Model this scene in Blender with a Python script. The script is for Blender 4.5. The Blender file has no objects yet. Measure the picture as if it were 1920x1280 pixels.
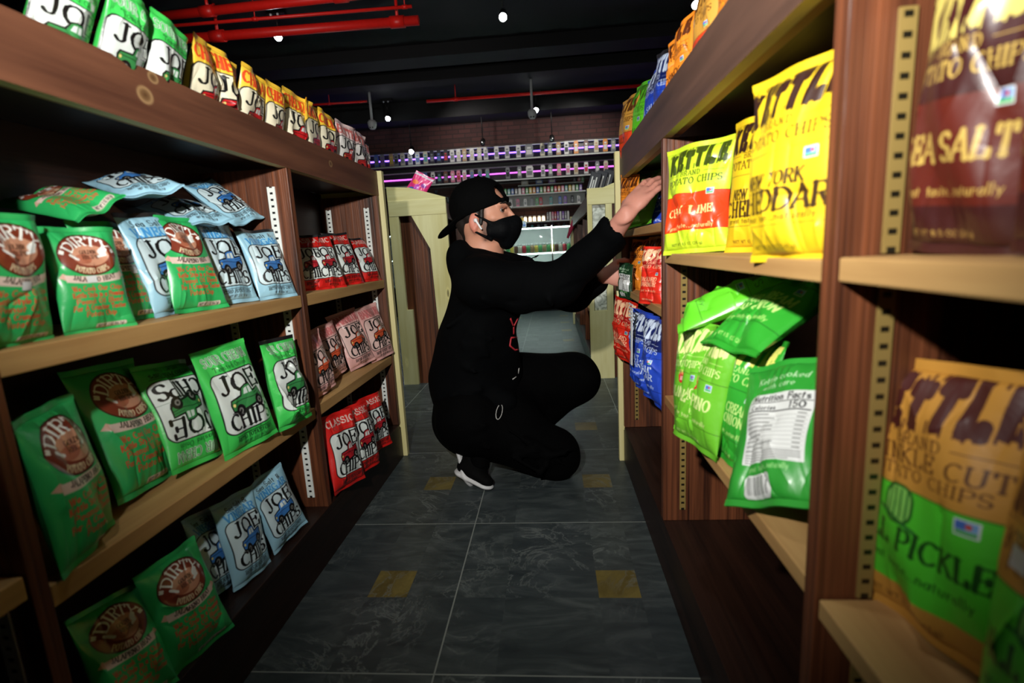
import bpy, bmesh, math, random
import numpy as np
from mathutils import Vector, Matrix, Euler
from mathutils.bvhtree import BVHTree
PI = math.pi
SC = bpy.context.scene
COL = SC.collection

# ------------------------------------------------------------------ camera
F_PX = 953.153
def cam_axes():
    yaw, pit, rol = -0.0834181341, -0.17655961, -0.053658227
    cy, sy, cp, sp = math.cos(yaw), math.sin(yaw), math.cos(pit), math.sin(pit)
    F = Vector((sy*cp, cy*cp, sp)); R = Vector((cy, -sy, 0)); U = R.cross(F)
    cr, sr = math.cos(rol), math.sin(rol)
    return cr*R+sr*U, -sr*R+cr*U, F
cR, cU, cF = cam_axes()
cam_d = bpy.data.cameras.new('camera'); cam = bpy.data.objects.new('camera', cam_d); COL.objects.link(cam)
cam.matrix_world = Matrix(((cR.x, cU.x, -cF.x, 0), (cR.y, cU.y, -cF.y, 0), (cR.z, cU.z, -cF.z, .88), (0, 0, 0, 1)))
cam_d.sensor_width = 36; cam_d.lens = F_PX/1920*36; cam_d.clip_start = .02; cam_d.clip_end = 60
cam_d.dof.use_dof = True; cam_d.dof.focus_distance = 2.1; cam_d.dof.aperture_fstop = 3.2
SC.camera = cam
SC.view_settings.view_transform = 'Standard'; SC.view_settings.look = 'None'
SC.view_settings.gamma = 1; SC.view_settings.use_curve_mapping = False
SC.view_settings.exposure = 0.0
wd = bpy.data.worlds.new('world'); SC.world = wd; wd.use_nodes = True
wd.node_tree.nodes['Background'].inputs[0].default_value = (.75, .9, 1, 1)
wd.node_tree.nodes['Background'].inputs[1].default_value = .004

# ------------------------------------------------------------------ lights of the shop (ceiling spots above the aisle, strips further back), plus an added fill for the pipes
def lamp(name, typ, loc, energy, col=(1, 1, 1), size=.1, target=None, spot=None, blend=.4):
    d = bpy.data.lights.new(name, typ); d.energy = energy; d.color = col
    if typ == 'AREA': d.shape = 'DISK'; d.size = size
    else: d.shadow_soft_size = size
    if spot: d.spot_size = math.radians(spot); d.spot_blend = blend
    o = bpy.data.objects.new(name, d); COL.objects.link(o); o.location = loc
    if target is not None:
        o.rotation_euler = (Vector(target)-Vector(loc)).to_track_quat('-Z', 'Y').to_euler()
    return o
lamp('flash', 'SPOT', (-.25, -.02, 1.22), 140, (1, .98, .93), .02, (.12, 2.0, 1.30), 126, 1.0)
lamp('near_ceiling_spot', 'SPOT', (-.22, .75, 3.1), 22, (.95, 1, .97), .05, (-.22, .95, 0), 85, .7)
lamp('back_ceiling_spot', 'SPOT', (-.3, 3.4, 3.1), 30, (.9, 1, .98), .06, (-.25, 4.4, 0), 110, .7)
lamp('rear_ceiling_spot', 'SPOT', (-.3, 1.9, 3.1), 165, (.92, 1, .95), .06, (-.3, 3.4, 1.0), 60, .7)
lamp('pipe_fill_lamp', 'SPOT', (-1.9, 2.6, 2.2), 60, (1, .97, .95), .05, (-2.1, 4.9, 3.1), 70, .8)  # unseen lamp added to brighten the red pipes
lamp('counter_ceiling_spot', 'SPOT', (-.2, 6.1, 3.0), 45, (.85, 1, 1), .06, (-.1, 7.2, .3), 100, .7)
lamp('wall_ceiling_spot', 'SPOT', (-1.4, 7.9, 2.95), 26, (1, .92, .88), .06, (-1.0, 9, 2.2), 130, .8)
lamp('wall_ceiling_spot_right', 'SPOT', (.6, 7.9, 2.95), 42, (1, .95, .9), .06, (.4, 9, 1.9), 130, .8)

# ------------------------------------------------------------------ material helpers
MATS = {}
def srgb(r, g, b):
    f = lambda c: (c/255/12.92 if c/255 <= .04045 else ((c/255+.055)/1.055)**2.4)
    return (f(r), f(g), f(b))
class NG:
    def __init__(s, name):
        s.m = bpy.data.materials.new(name); s.m.use_nodes = True; s.t = s.m.node_tree
        s.b = s.t.nodes['Principled BSDF']; s.i = s.b.inputs
    def n(s, typ, **kw):
        nd = s.t.nodes.new('ShaderNode'+typ)
        for k, v in kw.items():
            if k.startswith('_'): setattr(nd, k[1:], v)
        for k, v in kw.items():
            if k.startswith('_'): continue
            key = int(k[1:]) if k[0] == 'i' and k[1:].isdigit() else k
            if hasattr(v, 'is_output'): s.t.links.new(v, nd.inputs[key])
            else: nd.inputs[key].default_value = v
        return nd
    def l(s, a, b): s.t.links.new(a, b)
    def math(s, op, a, b=None, c=None):
        kw = {'i0': a}
        if b is not None: kw['i1'] = b
        if c is not None: kw['i2'] = c
        return s.n('Math', _operation=op, **kw).outputs[0]
    def mix(s, f, a, b, mode='MIX'):
        nd = s.t.nodes.new('ShaderNodeMix'); nd.data_type = 'RGBA'; nd.blend_type = mode
        for k, v in ((0, f), (6, a), (7, b)):
            if hasattr(v, 'is_output'): s.l(v, nd.inputs[k])
            else: nd.inputs[k].default_value = v if k == 0 else (*v[:3], 1)
        return nd.outputs[2]
    def ramp(s, f, stops):
        nd = s.t.nodes.new('ShaderNodeValToRGB'); s.l(f, nd.inputs[0]); e = nd.color_ramp.elements
        while len(e) < len(stops): e.new(.5)
        for q, (p, c) in zip(e, stops):
            q.position = p; q.color = (*c[:3], 1) if hasattr(c, '__len__') else (c, c, c, 1)
        return nd.outputs[0]
def plain(name, col, rough=.5, metal=0, emit=None, es=0, spec=.5, noise=.12, scale=30, trans=0):
    if name in MATS: return MATS[name]
    g = NG(name)
    if noise:
        tc = g.n('TexCoord'); nz = g.n('TexNoise', Vector=tc.outputs['Object'], Scale=scale, Detail=3.0)
        k = g.math('MULTIPLY_ADD', nz.outputs[0], noise*2, 1-noise)
        c = g.mix(1.0, col, (1, 1, 1), 'MULTIPLY'); nd = g.t.nodes[-1]
        cc = g.n('CombineColor', i0=k, i1=k, i2=k); g.l(cc.outputs[0], nd.inputs[7]); g.l(c, g.i['Base Color'])
    else: g.i['Base Color'].default_value = (*col, 1)
    g.i['Roughness'].default_value = rough; g.i['Metallic'].default_value = metal
    g.i['Specular IOR Level'].default_value = spec
    if trans: g.i['Transmission Weight'].default_value = trans
    if emit: g.i['Emission Color'].default_value = (*emit, 1); g.i['Emission Strength'].default_value = es
    MATS[name] = g.m; return g.m
def wood(name, c1, c2, axis='Y', rough=.55, fine=60, knots=False, bump=.3, streak=.5, spec=.4):
    """grain runs along axis"""
    g = NG(name); tc = g.n('TexCoord')
    sc = {'X': (1.5, fine, fine), 'Y': (fine, 1.5, fine), 'Z': (fine, fine, 1.5)}[axis]
    mp = g.n('Mapping', Vector=tc.outputs['Object'], Scale=sc)
    nz = g.n('TexNoise', Vector=mp.outputs[0], Scale=1.0, Detail=5.0, Roughness=.6)
    sc2 = tuple(v/7 if v > 2 else 1.2 for v in sc)
    mp2 = g.n('Mapping', Vector=tc.outputs['Object'], Scale=sc2)
    nz2 = g.n('TexNoise', Vector=mp2.outputs[0], Scale=1.0, Detail=3.0, Distortion=1.2)
    f = g.math('MULTIPLY_ADD', nz.outputs[0], streak, g.math('MULTIPLY', nz2.outputs[0], 1-streak))
    c = g.ramp(f, [(.36, c1), (.64, c2)])
    if knots:
        vo = g.n('TexVoronoi', Vector=g.n('Mapping', Vector=tc.outputs['Object'], Scale=tuple(2.2 if v < 2 else 7 for v in sc)).outputs[0], Scale=1.0)
        rg = g.ramp(vo.outputs['Distance'], [(0, .25), (.05, .5), (.075, 1.25), (.12, 1.0)])
        c = g.mix(1.0, c, rg, 'MULTIPLY')
    g.l(c, g.i['Base Color'])
    bp = g.n('Bump', Strength=bump, Distance=.002, Height=nz.outputs[0]); g.l(bp.outputs[0], g.i['Normal'])
    g.i['Roughness'].default_value = rough; g.i['Specular IOR Level'].default_value = spec
    MATS[name] = g.m; return g.m
ST1, ST2 = (.022, .006, .003), (.20, .062, .024)
for ax in 'XYZ': wood('stained_'+ax, ST1, ST2, ax, .45, 130, bump=.9, streak=.55)
for ax in 'YZ': wood('dark_stained_'+ax, (.010, .004, .0025), (.030, .011, .006), ax, .45, 70, bump=.4)
wood('header_stain', (.085, .030, .016), (.20, .078, .040), 'Y', .55, 34, True, .25)
wood('header_stain_dark', (.05, .026, .018), (.12, .06, .04), 'Y', .5, 34, True, .25)
for ax in 'XYZ': wood('pine_'+ax, (.62, .54, .22), (.82, .76, .42), ax, .6, 22, ax == 'Z', .1)
wood('shelf_pine', (.33, .165, .055), (.56, .34, .13), 'Y', .6, 26, False, .15)
def add_knots(name, knots):
    m = MATS[name]; t = m.node_tree; g = NG.__new__(NG); g.m, g.t = m, t; g.b = t.nodes['Principled BSDF']; g.i = g.b.inputs
    src = g.i['Base Color'].links[0].from_socket; tc = g.n('TexCoord'); sp = g.n('SeparateXYZ', Vector=tc.outputs['Object']); c = src
    for y, z, r in knots:
        dy = g.math('DIVIDE', g.math('SUBTRACT', sp.outputs[1], y), r*1.25); dz = g.math('DIVIDE', g.math('SUBTRACT', sp.outputs[2], z), r)
        d = g.math('SQRT', g.math('ADD', g.math('MULTIPLY', dy, dy), g.math('MULTIPLY', dz, dz)))
        a = g.ramp(d, [(0, .55), (.45, .7), (.70, 0), (1.0, 0)]); k = g.ramp(d, [(0, (.10, .045, .015)), (.4, (.20, .11, .045)), (.65, (.42, .26, .12)), (.9, (.15, .06, .03))])
        c = g.mix(g.ramp(d, [(0, .9), (.75, .75), (1.0, 0)]), c, k)
    g.l(c, g.i['Base Color'])
def standard_mat(name, base, slot):
    g = NG(name); tc = g.n('TexCoord'); sp = g.n('SeparateXYZ', Vector=tc.outputs['Object'])
    fz = g.math('FRACT', g.math('MULTIPLY', sp.outputs[2], 59.0))
    a = g.math('LESS_THAN', fz, .34)
    ux = g.math('ABSOLUTE', sp.outputs[0]); b = g.math('LESS_THAN', ux, .0040)
    nz = g.n('TexNoise', Vector=tc.outputs['Object'], Scale=9.0)
    m = g.math('MULTIPLY', a, b)
    c = g.mix(m, base, slot); g.l(c, g.i['Base Color']); g.i['Roughness'].default_value = .35
    MATS[name] = g.m
standard_mat('standard_white', (.75, .78, .74), (.01, .01, .01))
standard_mat('standard_brass', (.24, .165, .05), (.01, .008, .004))

add_knots('header_stain', [(0.003, 1.179, 0.019), (0.029, 1.215, 0.013), (0.764, 1.184, 0.013)])
def floor_mat():
    g = NG('slate_tile'); tc = g.n('TexCoord'); sp = g.n('SeparateXYZ', Vector=tc.outputs['Object'])
    T = .6075
    def frac(o, off): return g.math('FRACT', g.math('DIVIDE', g.math('SUBTRACT', o, off), T))
    u = frac(sp.outputs[0], -.284-T*20); v = frac(sp.outputs[1], .923-T*20)
    cu = g.math('ADD', g.math('GREATER_THAN', u, .615), g.math('GREATER_THAN', u, .79))
    cu = g.math('ADD', cu, g.math('GREATER_THAN', u, .22))
    cv = g.math('ADD', g.math('GREATER_THAN', v, .405), g.math('GREATER_THAN', v, .59))
    cid = g.math('MULTIPLY_ADD', cu, 3.17, g.math('MULTIPLY', cv, 7.31))
    wn = g.n('TexWhiteNoise', _noise_dimensions='1D', W=cid)
    gold = g.math('MULTIPLY', g.math('COMPARE', cu, 2.0, .1), g.math('COMPARE', cv, 1.0, .1))
    # veins that differ from stone to stone
    off = g.n('CombineXYZ', X=g.math('MULTIPLY', cu, 3.0), Y=g.math('MULTIPLY', cv, 5.0), Z=0.0)
    av = g.n('VectorMath', _operation='ADD', i0=tc.outputs['Object'], i1=off.outputs[0])
    st = g.n('Mapping', Vector=av.outputs[0], Scale=(3.0, 9.0, 1.0))
    n1 = g.n('TexNoise', Vector=st.outputs[0], Scale=1.6, Detail=7.0, Distortion=1.4, Roughness=.62)
    n2 = g.n('TexNoise', Vector=av.outputs[0], Scale=4.5, Detail=9.0, Distortion=2.2, Roughness=.62)
    vein = g.ramp(g.math('ABSOLUTE', g.math('SUBTRACT', n2.outputs[0], .5)), [(0, 1.0), (.012, .35), (.03, 0)])
    mask = g.ramp(g.n('TexNoise', Vector=av.outputs[0], Scale=2.6, Detail=2.0).outputs[0], [(.48, 0), (.62, 1)])
    base = g.ramp(n1.outputs[0], [(.25, (.018, .024, .026)), (.5, (.045, .056, .056)), (.7, (.085, .10, .098))])
    base = g.mix(g.math('MULTIPLY', wn.outputs[0], .35), base, (.02, .028, .035))
    gl = g.ramp(n2.outputs[0], [(.35, (.07, .05, .012)), (.65, (.17, .13, .035))])
    base = g.mix(gold, base, gl)
    vm = g.math('MULTIPLY', g.math('MULTIPLY', vein, mask), .7)
    base = g.mix(vm, base, (.16, .18, .17))
    gw = .006
    gr = g.math('MAXIMUM', g.math('LESS_THAN', u, gw), g.math('LESS_THAN', v, gw))
    base = g.mix(gr, base, (.22, .24, .22))
    g.l(base, g.i['Base Color']); g.i['Roughness'].default_value = .42; g.i['Specular IOR Level'].default_value = .4
    bp = g.n('Bump', Strength=.35, Distance=.003, Height=n2.outputs[0]); g.l(bp.outputs[0], g.i['Normal'])
    MATS['slate'] = g.m
floor_mat()
def bag_mat(name, rough, bump):
    g = NG(name); at = g.n('VertexColor', _layer_name='print'); tc = g.n('TexCoord')
    nz = g.n('TexNoise', Vector=tc.outputs['Object'], Scale=45.0, Detail=3.0, Distortion=.6)
    bp = g.n('Bump', Strength=bump, Distance=.004, Height=nz.outputs[0])
    g.l(at.outputs[0], g.i['Base Color']); g.l(bp.outputs[0], g.i['Normal'])
    g.i['Roughness'].default_value = rough; g.i['Specular IOR Level'].default_value = .55
    g.i['Coat Weight'].default_value = .25; g.i['Coat Roughness'].default_value = .22
    MATS[name] = g.m
bag_mat('bag_film', .38, .25); bag_mat('bag_matte', .46, .2)
def brick_mat():
    g = NG('brick_wall'); tc = g.n('TexCoord'); sp = g.n('SeparateXYZ', Vector=tc.outputs['Object'])
    cb = g.n('CombineXYZ', X=sp.outputs[0], Y=sp.outputs[2], Z=0.0)
    br = g.n('TexBrick', Vector=cb.outputs[0], Scale=1.0, Color1=(.085, .028, .022, 1), Color2=(.05, .018, .015, 1), Mortar=(.03, .015, .012, 1))
    br.inputs['Brick Width'].default_value = .21; br.inputs['Row Height'].default_value = .07; br.inputs['Mortar Size'].default_value = .008
    g.l(br.outputs[0], g.i['Base Color']); g.i['Roughness'].default_value = .8
    MATS['brick'] = g.m
brick_mat()
plain('ceiling_black', (.0028, .003, .0034), .8); plain('black_metal', (.006, .006, .006), .4)
plain('wall_black', (.015, .012, .012), .7)
plain('red_pipe', (.85, .016, .01), .4); plain('camera_white', (.6, .62, .62), .35)
plain('lamp_glow', (1, 1, 1), .3, emit=(.95, 1, 1), es=60, noise=0)
plain('chrome', (.6, .6, .6), .2, 1); plain('black_plastic', (.012, .012, .013), .35)

# ------------------------------------------------------------------ mesh helpers
def add_box(bm, x0, x1, y0, y1, z0, z1, bev=0, mi=0):
    vs = [bm.verts.new(p) for p in ((x0, y0, z0), (x1, y0, z0), (x1, y1, z0), (x0, y1, z0), (x0, y0, z1), (x1, y0, z1), (x1, y1, z1), (x0, y1, z1))]
    fs = [bm.faces.new([vs[i] for i in q]) for q in ((3, 2, 1, 0), (4, 5, 6, 7), (0, 1, 5, 4), (1, 2, 6, 5), (2, 3, 7, 6), (3, 0, 4, 7))]
    for f in fs: f.material_index = mi
    if bev:
        es = list({e for f in fs for e in f.edges})
        bmesh.ops.bevel(bm, geom=es, offset=bev, segments=2, affect='EDGES', profile=.5)
    return fs
def add_tube(bm, pts, r, seg=10, caps=True, rads=None, mi=0):
    pts = [Vector(p) for p in pts]; rings = []; up = None
    for i, p in enumerate(pts):
        d = (pts[min(i+1, len(pts)-1)]-pts[max(i-1, 0)]).normalized()
        if up is None: up = d.orthogonal().normalized()
        up = (up-d*up.dot(d)).normalized(); w = d.cross(up)
        rr = rads[i] if rads else r
        rings.append([bm.verts.new(p+up*math.cos(2*PI*k/seg)*rr+w*math.sin(2*PI*k/seg)*rr) for k in range(seg)])
    for a, b in zip(rings, rings[1:]):
        for k in range(seg):
            f = bm.faces.new((a[k], a[(k+1) % seg], b[(k+1) % seg], b[k])); f.smooth = True; f.material_index = mi
    if caps:
        f = bm.faces.new(rings[0][::-1]); f.material_index = mi; f = bm.faces.new(rings[-1]); f.material_index = mi
def add_lathe(bm, c, prof, seg=20, M=None, mi=0):
    """prof: (r, h) list along local z"""
    rings = []
    for r, h in prof:
        ring = []
        for k in range(seg):
            v = Vector((r*math.cos(2*PI*k/seg), r*math.sin(2*PI*k/seg), h))
            if M is not None: v = M @ v
            ring.append(bm.verts.new(v+Vector(c)))
        rings.append(ring)
    for a, b in zip(rings, rings[1:]):
        for k in range(seg):
            f = bm.faces.new((a[k], a[(k+1) % seg], b[(k+1) % seg], b[k])); f.smooth = True; f.material_index = mi
    f = bm.faces.new(rings[0][::-1]); f.material_index = mi; f = bm.faces.new(rings[-1]); f.material_index = mi
def add_prism(bm, poly, axis, a0, a1, mi=0):
    """poly: 2D points in the plane normal to axis; extruded a0..a1"""
    def P(q, a):
        return {'Y': (q[0], a, q[1]), 'X': (a, q[0], q[1]), 'Z': (q[0], q[1], a)}[axis]
    A = [bm.verts.new(P(q, a0)) for q in poly]; B = [bm.verts.new(P(q, a1)) for q in poly]
    n = len(poly); fs = [bm.faces.new(A), bm.faces.new(B[::-1])]
    for i in range(n): fs.append(bm.faces.new((A[i], B[i], B[(i+1) % n], A[(i+1) % n])))
    for f in fs: f.material_index = mi
    bmesh.ops.recalc_face_normals(bm, faces=fs)
def obj(name, bm, mats, parent=None, origin=None):
    me = bpy.data.meshes.new(name)
    if origin is None and parent is not None: origin = parent.location
    if origin is not None: bmesh.ops.translate(bm, verts=bm.verts, vec=-Vector(origin))
    bm.to_mesh(me); bm.free()
    for m in (mats if isinstance(mats, (list, tuple)) else [mats]): me.materials.append(MATS[m] if isinstance(m, str) else m)
    o = bpy.data.objects.new(name, me); COL.objects.link(o)
    if parent is not None: o.parent = parent
    elif origin is not None: o.location = origin
    return o
def tag(o, label, cat, group=None, kind=None):
    if label: o['label'] = label
    if cat: o['category'] = cat
    if group: o['group'] = group
    if kind: o['kind'] = kind
    return o
def thing(name, label, cat, loc=(0, 0, 0), group=None):
    o = bpy.data.objects.new(name, None); COL.objects.link(o); o.location = loc; o.empty_display_size = .05
    return tag(o, label, cat, group)
def struct(name, bm, m, origin=None):
    o = obj(name, bm, m, origin=origin); o['kind'] = 'structure'; return o
def box(name, ext, m, parent=None, bev=.0015, origin=None):
    bm = bmesh.new(); add_box(bm, *ext, bev=bev); return obj(name, bm, m, parent, origin)
def copy_tree(o, parent=None):
    c = o.copy(); COL.objects.link(c)
    if parent is not None: c.parent = parent
    for ch in list(o.children): copy_tree(ch, c)
    return c

# ------------------------------------------------------------------ room shell
bm = bmesh.new(); add_box(bm, -6.5, 6.5, -2.5, 9.2, -.06, 0); struct('floor', bm, 'slate')
bm = bmesh.new(); add_box(bm, -6.5, 6.5, -2.5, 9.2, 3.3, 3.38); struct('ceiling', bm, 'ceiling_black')
bm = bmesh.new(); add_box(bm, -6.5, 6.5, 9.0, 9.15, 0, 3.3); struct('wall_back', bm, 'brick')
bm = bmesh.new(); add_box(bm, -6.6, -6.5, -2.5, 9.15, 0, 3.3); struct('wall_left', bm, 'wall_black')
bm = bmesh.new(); add_box(bm, 6.5, 6.6, -2.5, 9.15, 0, 3.3); struct('wall_right', bm, 'wall_black')
bm = bmesh.new(); add_box(bm, -6.5, 6.5, -2.6, -2.5, 0, 3.3); struct('wall_front', bm, 'wall_black')
# dropped black beams and brick-coloured fascia of the ceiling
for i, (y0, y1, z) in enumerate(((6.35, 6.7, 3.16), (7.1, 7.35, 3.14), (8.5, 8.95, 3.02))):
    bm = bmesh.new(); add_box(bm, -6.5, 6.5, y0, y1, z, 3.3, .004); struct('trim_%d' % (i+1), bm, 'ceiling_black')

# ------------------------------------------------------------------ shelving units
def gondola(name, label, side, X, depth, y_panels, z_shelves, shelf_t, header, post_y, hmat, deck_z, back=True):
    s = -1 if side == 'L' else 1                       # interior direction
    Xb = X+s*depth; y0, y1 = y_panels[0], y_panels[-1]
    t = thing(name, label, 'shelf', ((X+Xb)/2, (y0+y1)/2, 0))
    lo, hi = (min, max)
    def bx(nm, xa, xb, ya, yb, za, zb, m, bev=.0015, lab=None):
        o = box(nm, (lo(xa, xb), hi(xa, xb), ya, yb, za, zb), m, t, bev)
        if lab: o['label'] = lab
        return o
    pt = .024
    std = 'standard_white' if side == 'L' else 'standard_brass'
    # header board, raw wood underside
    bm = bmesh.new(); xa, xb = X, X+s*.02
    fs = add_box(bm, lo(xa, xb), hi(xa, xb), y0-.02, y1+pt, header[0], header[1])
    fs[0].material_index = 1
    o = obj('header_board', bm, [hmat, 'pine_Y'], t)
    bx('header_batten', X+s*.022, X+s*.045, y0, y1, header[0]+.006, header[0]+.04, 'shelf_pine')
    bx('top_board', X+s*.021, Xb, y0, y1+pt, header[1]-.075, header[1]-.055, 'dark_stained_Y')  # dark tone stands in for the deep shade under the header
    bx('back_panel', Xb, Xb+s*.012, y0, y1+pt, 0.02, header[1]-.076, 'dark_stained_Y', 0)  # wood darkened to stand in for the shade deep in the bays
    bx('base_board', X+s*.001, X+s*.02, y0-.02, y1+pt, 0, deck_z-.018, 'dark_stained_Y')
    bx('bottom_shelf', X, Xb, y0-.02, y1, deck_z-.018, deck_z, 'dark_stained_Y')
    for k, y in enumerate(y_panels):
        bx('divider' if k not in (0, len(y_panels)-1) else 'end_panel', X+s*.001, Xb-s*.001, y, y+pt, deck_z, header[0] if k else header[0], 'stained_Z')
    for k in range(len(y_panels)-1):
        a, b = y_panels[k]+pt+.002, y_panels[k+1]-.002
        for z in z_shelves[k]:
            bx('shelf', X+s*.004, Xb-s*.002, a, b, z-shelf_t, z, 'shelf_pine', .002)
        for ys, dy in ((a-.002, 1), (b+.002, -1)):
            for xs in (X+s*.05, Xb-s*.035):
                zs = sorted([deck_z+.03]+z_shelves[k]+[header[0]])
                for za, zb in zip(zs, zs[1:]):
                    zt = zb-.045 if zb == header[0] else zb-shelf_t-.002
                    bm = bmesh.new(); hw = .011 if side == 'L' else .0075; add_box(bm, -hw, hw, lo(0, dy*.003), hi(0, dy*.003), 0, zt-za-.004)
                    o = obj('slotted_standard', bm, std, None, (0, 0, 0)); o.parent = t
                    o.location = Vector((xs, ys, za+.002))-t.location
    if post_y:
        bx('end_post', X-s*.018, X+s*.022, y1+pt+.001, y1+pt+.030, 0, header[1]+.003, 'pine_Z', .003)
        bx('end_cap_board', X+s*.024, Xb+s*.01, y1+pt+.001, y1+pt+.02, 0.0, header[1]-.01, 'pine_Z', .003)
    return t
LU = gondola('shelving_unit', 'long brown wooden shelving unit of chip bags along the left of the aisle', 'L',
    -.69, .245, [-.30, .545, 1.365, 2.085], [[.50], [.465, .789], [.465, .789]], .033, (1.129, 1.225), True, 'header_stain', .155)
RU = gondola('shelving_unit', 'long brown wooden shelving unit of chip bags along the right of the aisle', 'R',
    .27, .245, [-.35, .515, 1.268, 1.985], [[.493, .857], [.50, .854], [.717, .93]], .023, (1.118, 1.22), True, 'header_stain_dark', .155)

# ------------------------------------------------------------------ rear units with pine end frames
def rear_unit(name, label, xa, xb, y0, y1, htall, poly_top, stiles, rail_z, panel, z_sh):
    t = thing(name, label, 'shelf', ((xa+xb)/2, (y0+y1)/2, 0))
    bm = bmesh.new(); add_box(bm, xa+.02, xb-.02, y0+.03, y0+.045, 0, rail_z+.03); obj('end_panel', bm, panel, t)
    bm = bmesh.new(); add_prism(bm, poly_top, 'Y', y0, y0+.028); obj('top_rail', bm, 'pine_X', t)
    for p in stiles:
        bm = bmesh.new(); add_prism(bm, p, 'Y', y0, y0+.028); obj('stile', bm, 'pine_Z', t)
    box('cross_rail', (xa+.001, xb-.001, y0-.002, y0+.026, rail_z, rail_z+.1), 'pine_X', t)
    # body behind the end frame
    box('back_panel', ((xa+xb)/2-.006, (xa+xb)/2+.006, y0+.05, y1, .02, htall), 'dark_stained_Y', t, 0)
    box('bottom_shelf', (xa+.01, xb-.01, y0+.05, y1, .0, .12), 'dark_stained_Y', t)
    for s, X in ((1, xa), (-1, xb)):
        box('header_board', (min(X, X+s*.02), max(X, X+s*.02), y0+.03, y1, htall-.1, htall), 'header_stain_dark', t)
    box('top_board', (xa+.021, xb-.021, y0+.03, y1, htall-.03, htall-.012), 'dark_stained_Y', t)
    for z in z_sh: box('shelf', (xa+.03, xb-.03, y0+.05, y1-.01, z, z+.02), 'shelf_pine', t)
    n = 3
    for k in range(1, n+1):
        y = y0+(y1-y0)*k/n
        box('divider', (xa+.021, xb-.021, y-.024, y, .12, htall-.03), 'stained_Z', t)
    return t
rear_unit('rear_shelving_unit', 'pine framed rear shelving unit with brown panel, left of the crouching person', -1.05, -.665, 3.37, 6.0, 1.21,
    [(-1.05, 1.24), (-.665, 1.24), (-.665, 1.245), (-.9, 1.318), (-1.05, 1.33)],
    [[(-1.05, 0), (-.985, 0), (-.985, 1.14), (-1.05, 1.14)], [(-.665, 0), (-.745, 0), (-.775, .3), (-.79, .92), (-.90, 1.14), (-.665, 1.14)],
     [(-.985, 0), (-.945, 0), (-.945, .52), (-.985, .52)]], 1.14, 'stained_Z', [.45, .8])
ru = rear_unit('rear_shelving_unit', 'pine framed rear shelving unit with pale inset, right of the crouching person', .245, .66, 3.37, 5.9, 1.2,
    [(.245, 1.14), (.66, 1.14), (.66, 1.34), (.40, 1.262), (.245, 1.205)],
    [[(.245, 0), (.275, 0), (.275, 1.14), (.245, 1.14)], [(.36, 0), (.40, 0), (.40, 1.14), (.36, 1.14)], [(.275, 0), (.36, 0), (.36, .46), (.275, .46)]],
    1.142, 'stained_Z', [.4, .75])
g = NG('marbled_inset'); tc = g.n('TexCoord'); nz = g.n('TexNoise', Vector=tc.outputs['Object'], Scale=14.0, Detail=4.0, Distortion=2.5)
g.l(g.ramp(nz.outputs[0], [(.35, (.25, .27, .22)), (.6, (.75, .78, .7))]), g.i['Base Color']); MATS['marbled'] = g.m
box('inset_panel', (.277, .358, 3.385, 3.399, .462, 1.138), 'marbled', ru, 0)
box('end_post', (.235, .275, 5.91, 5.95, 0, 1.22), 'pine_Z', ru)

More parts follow.
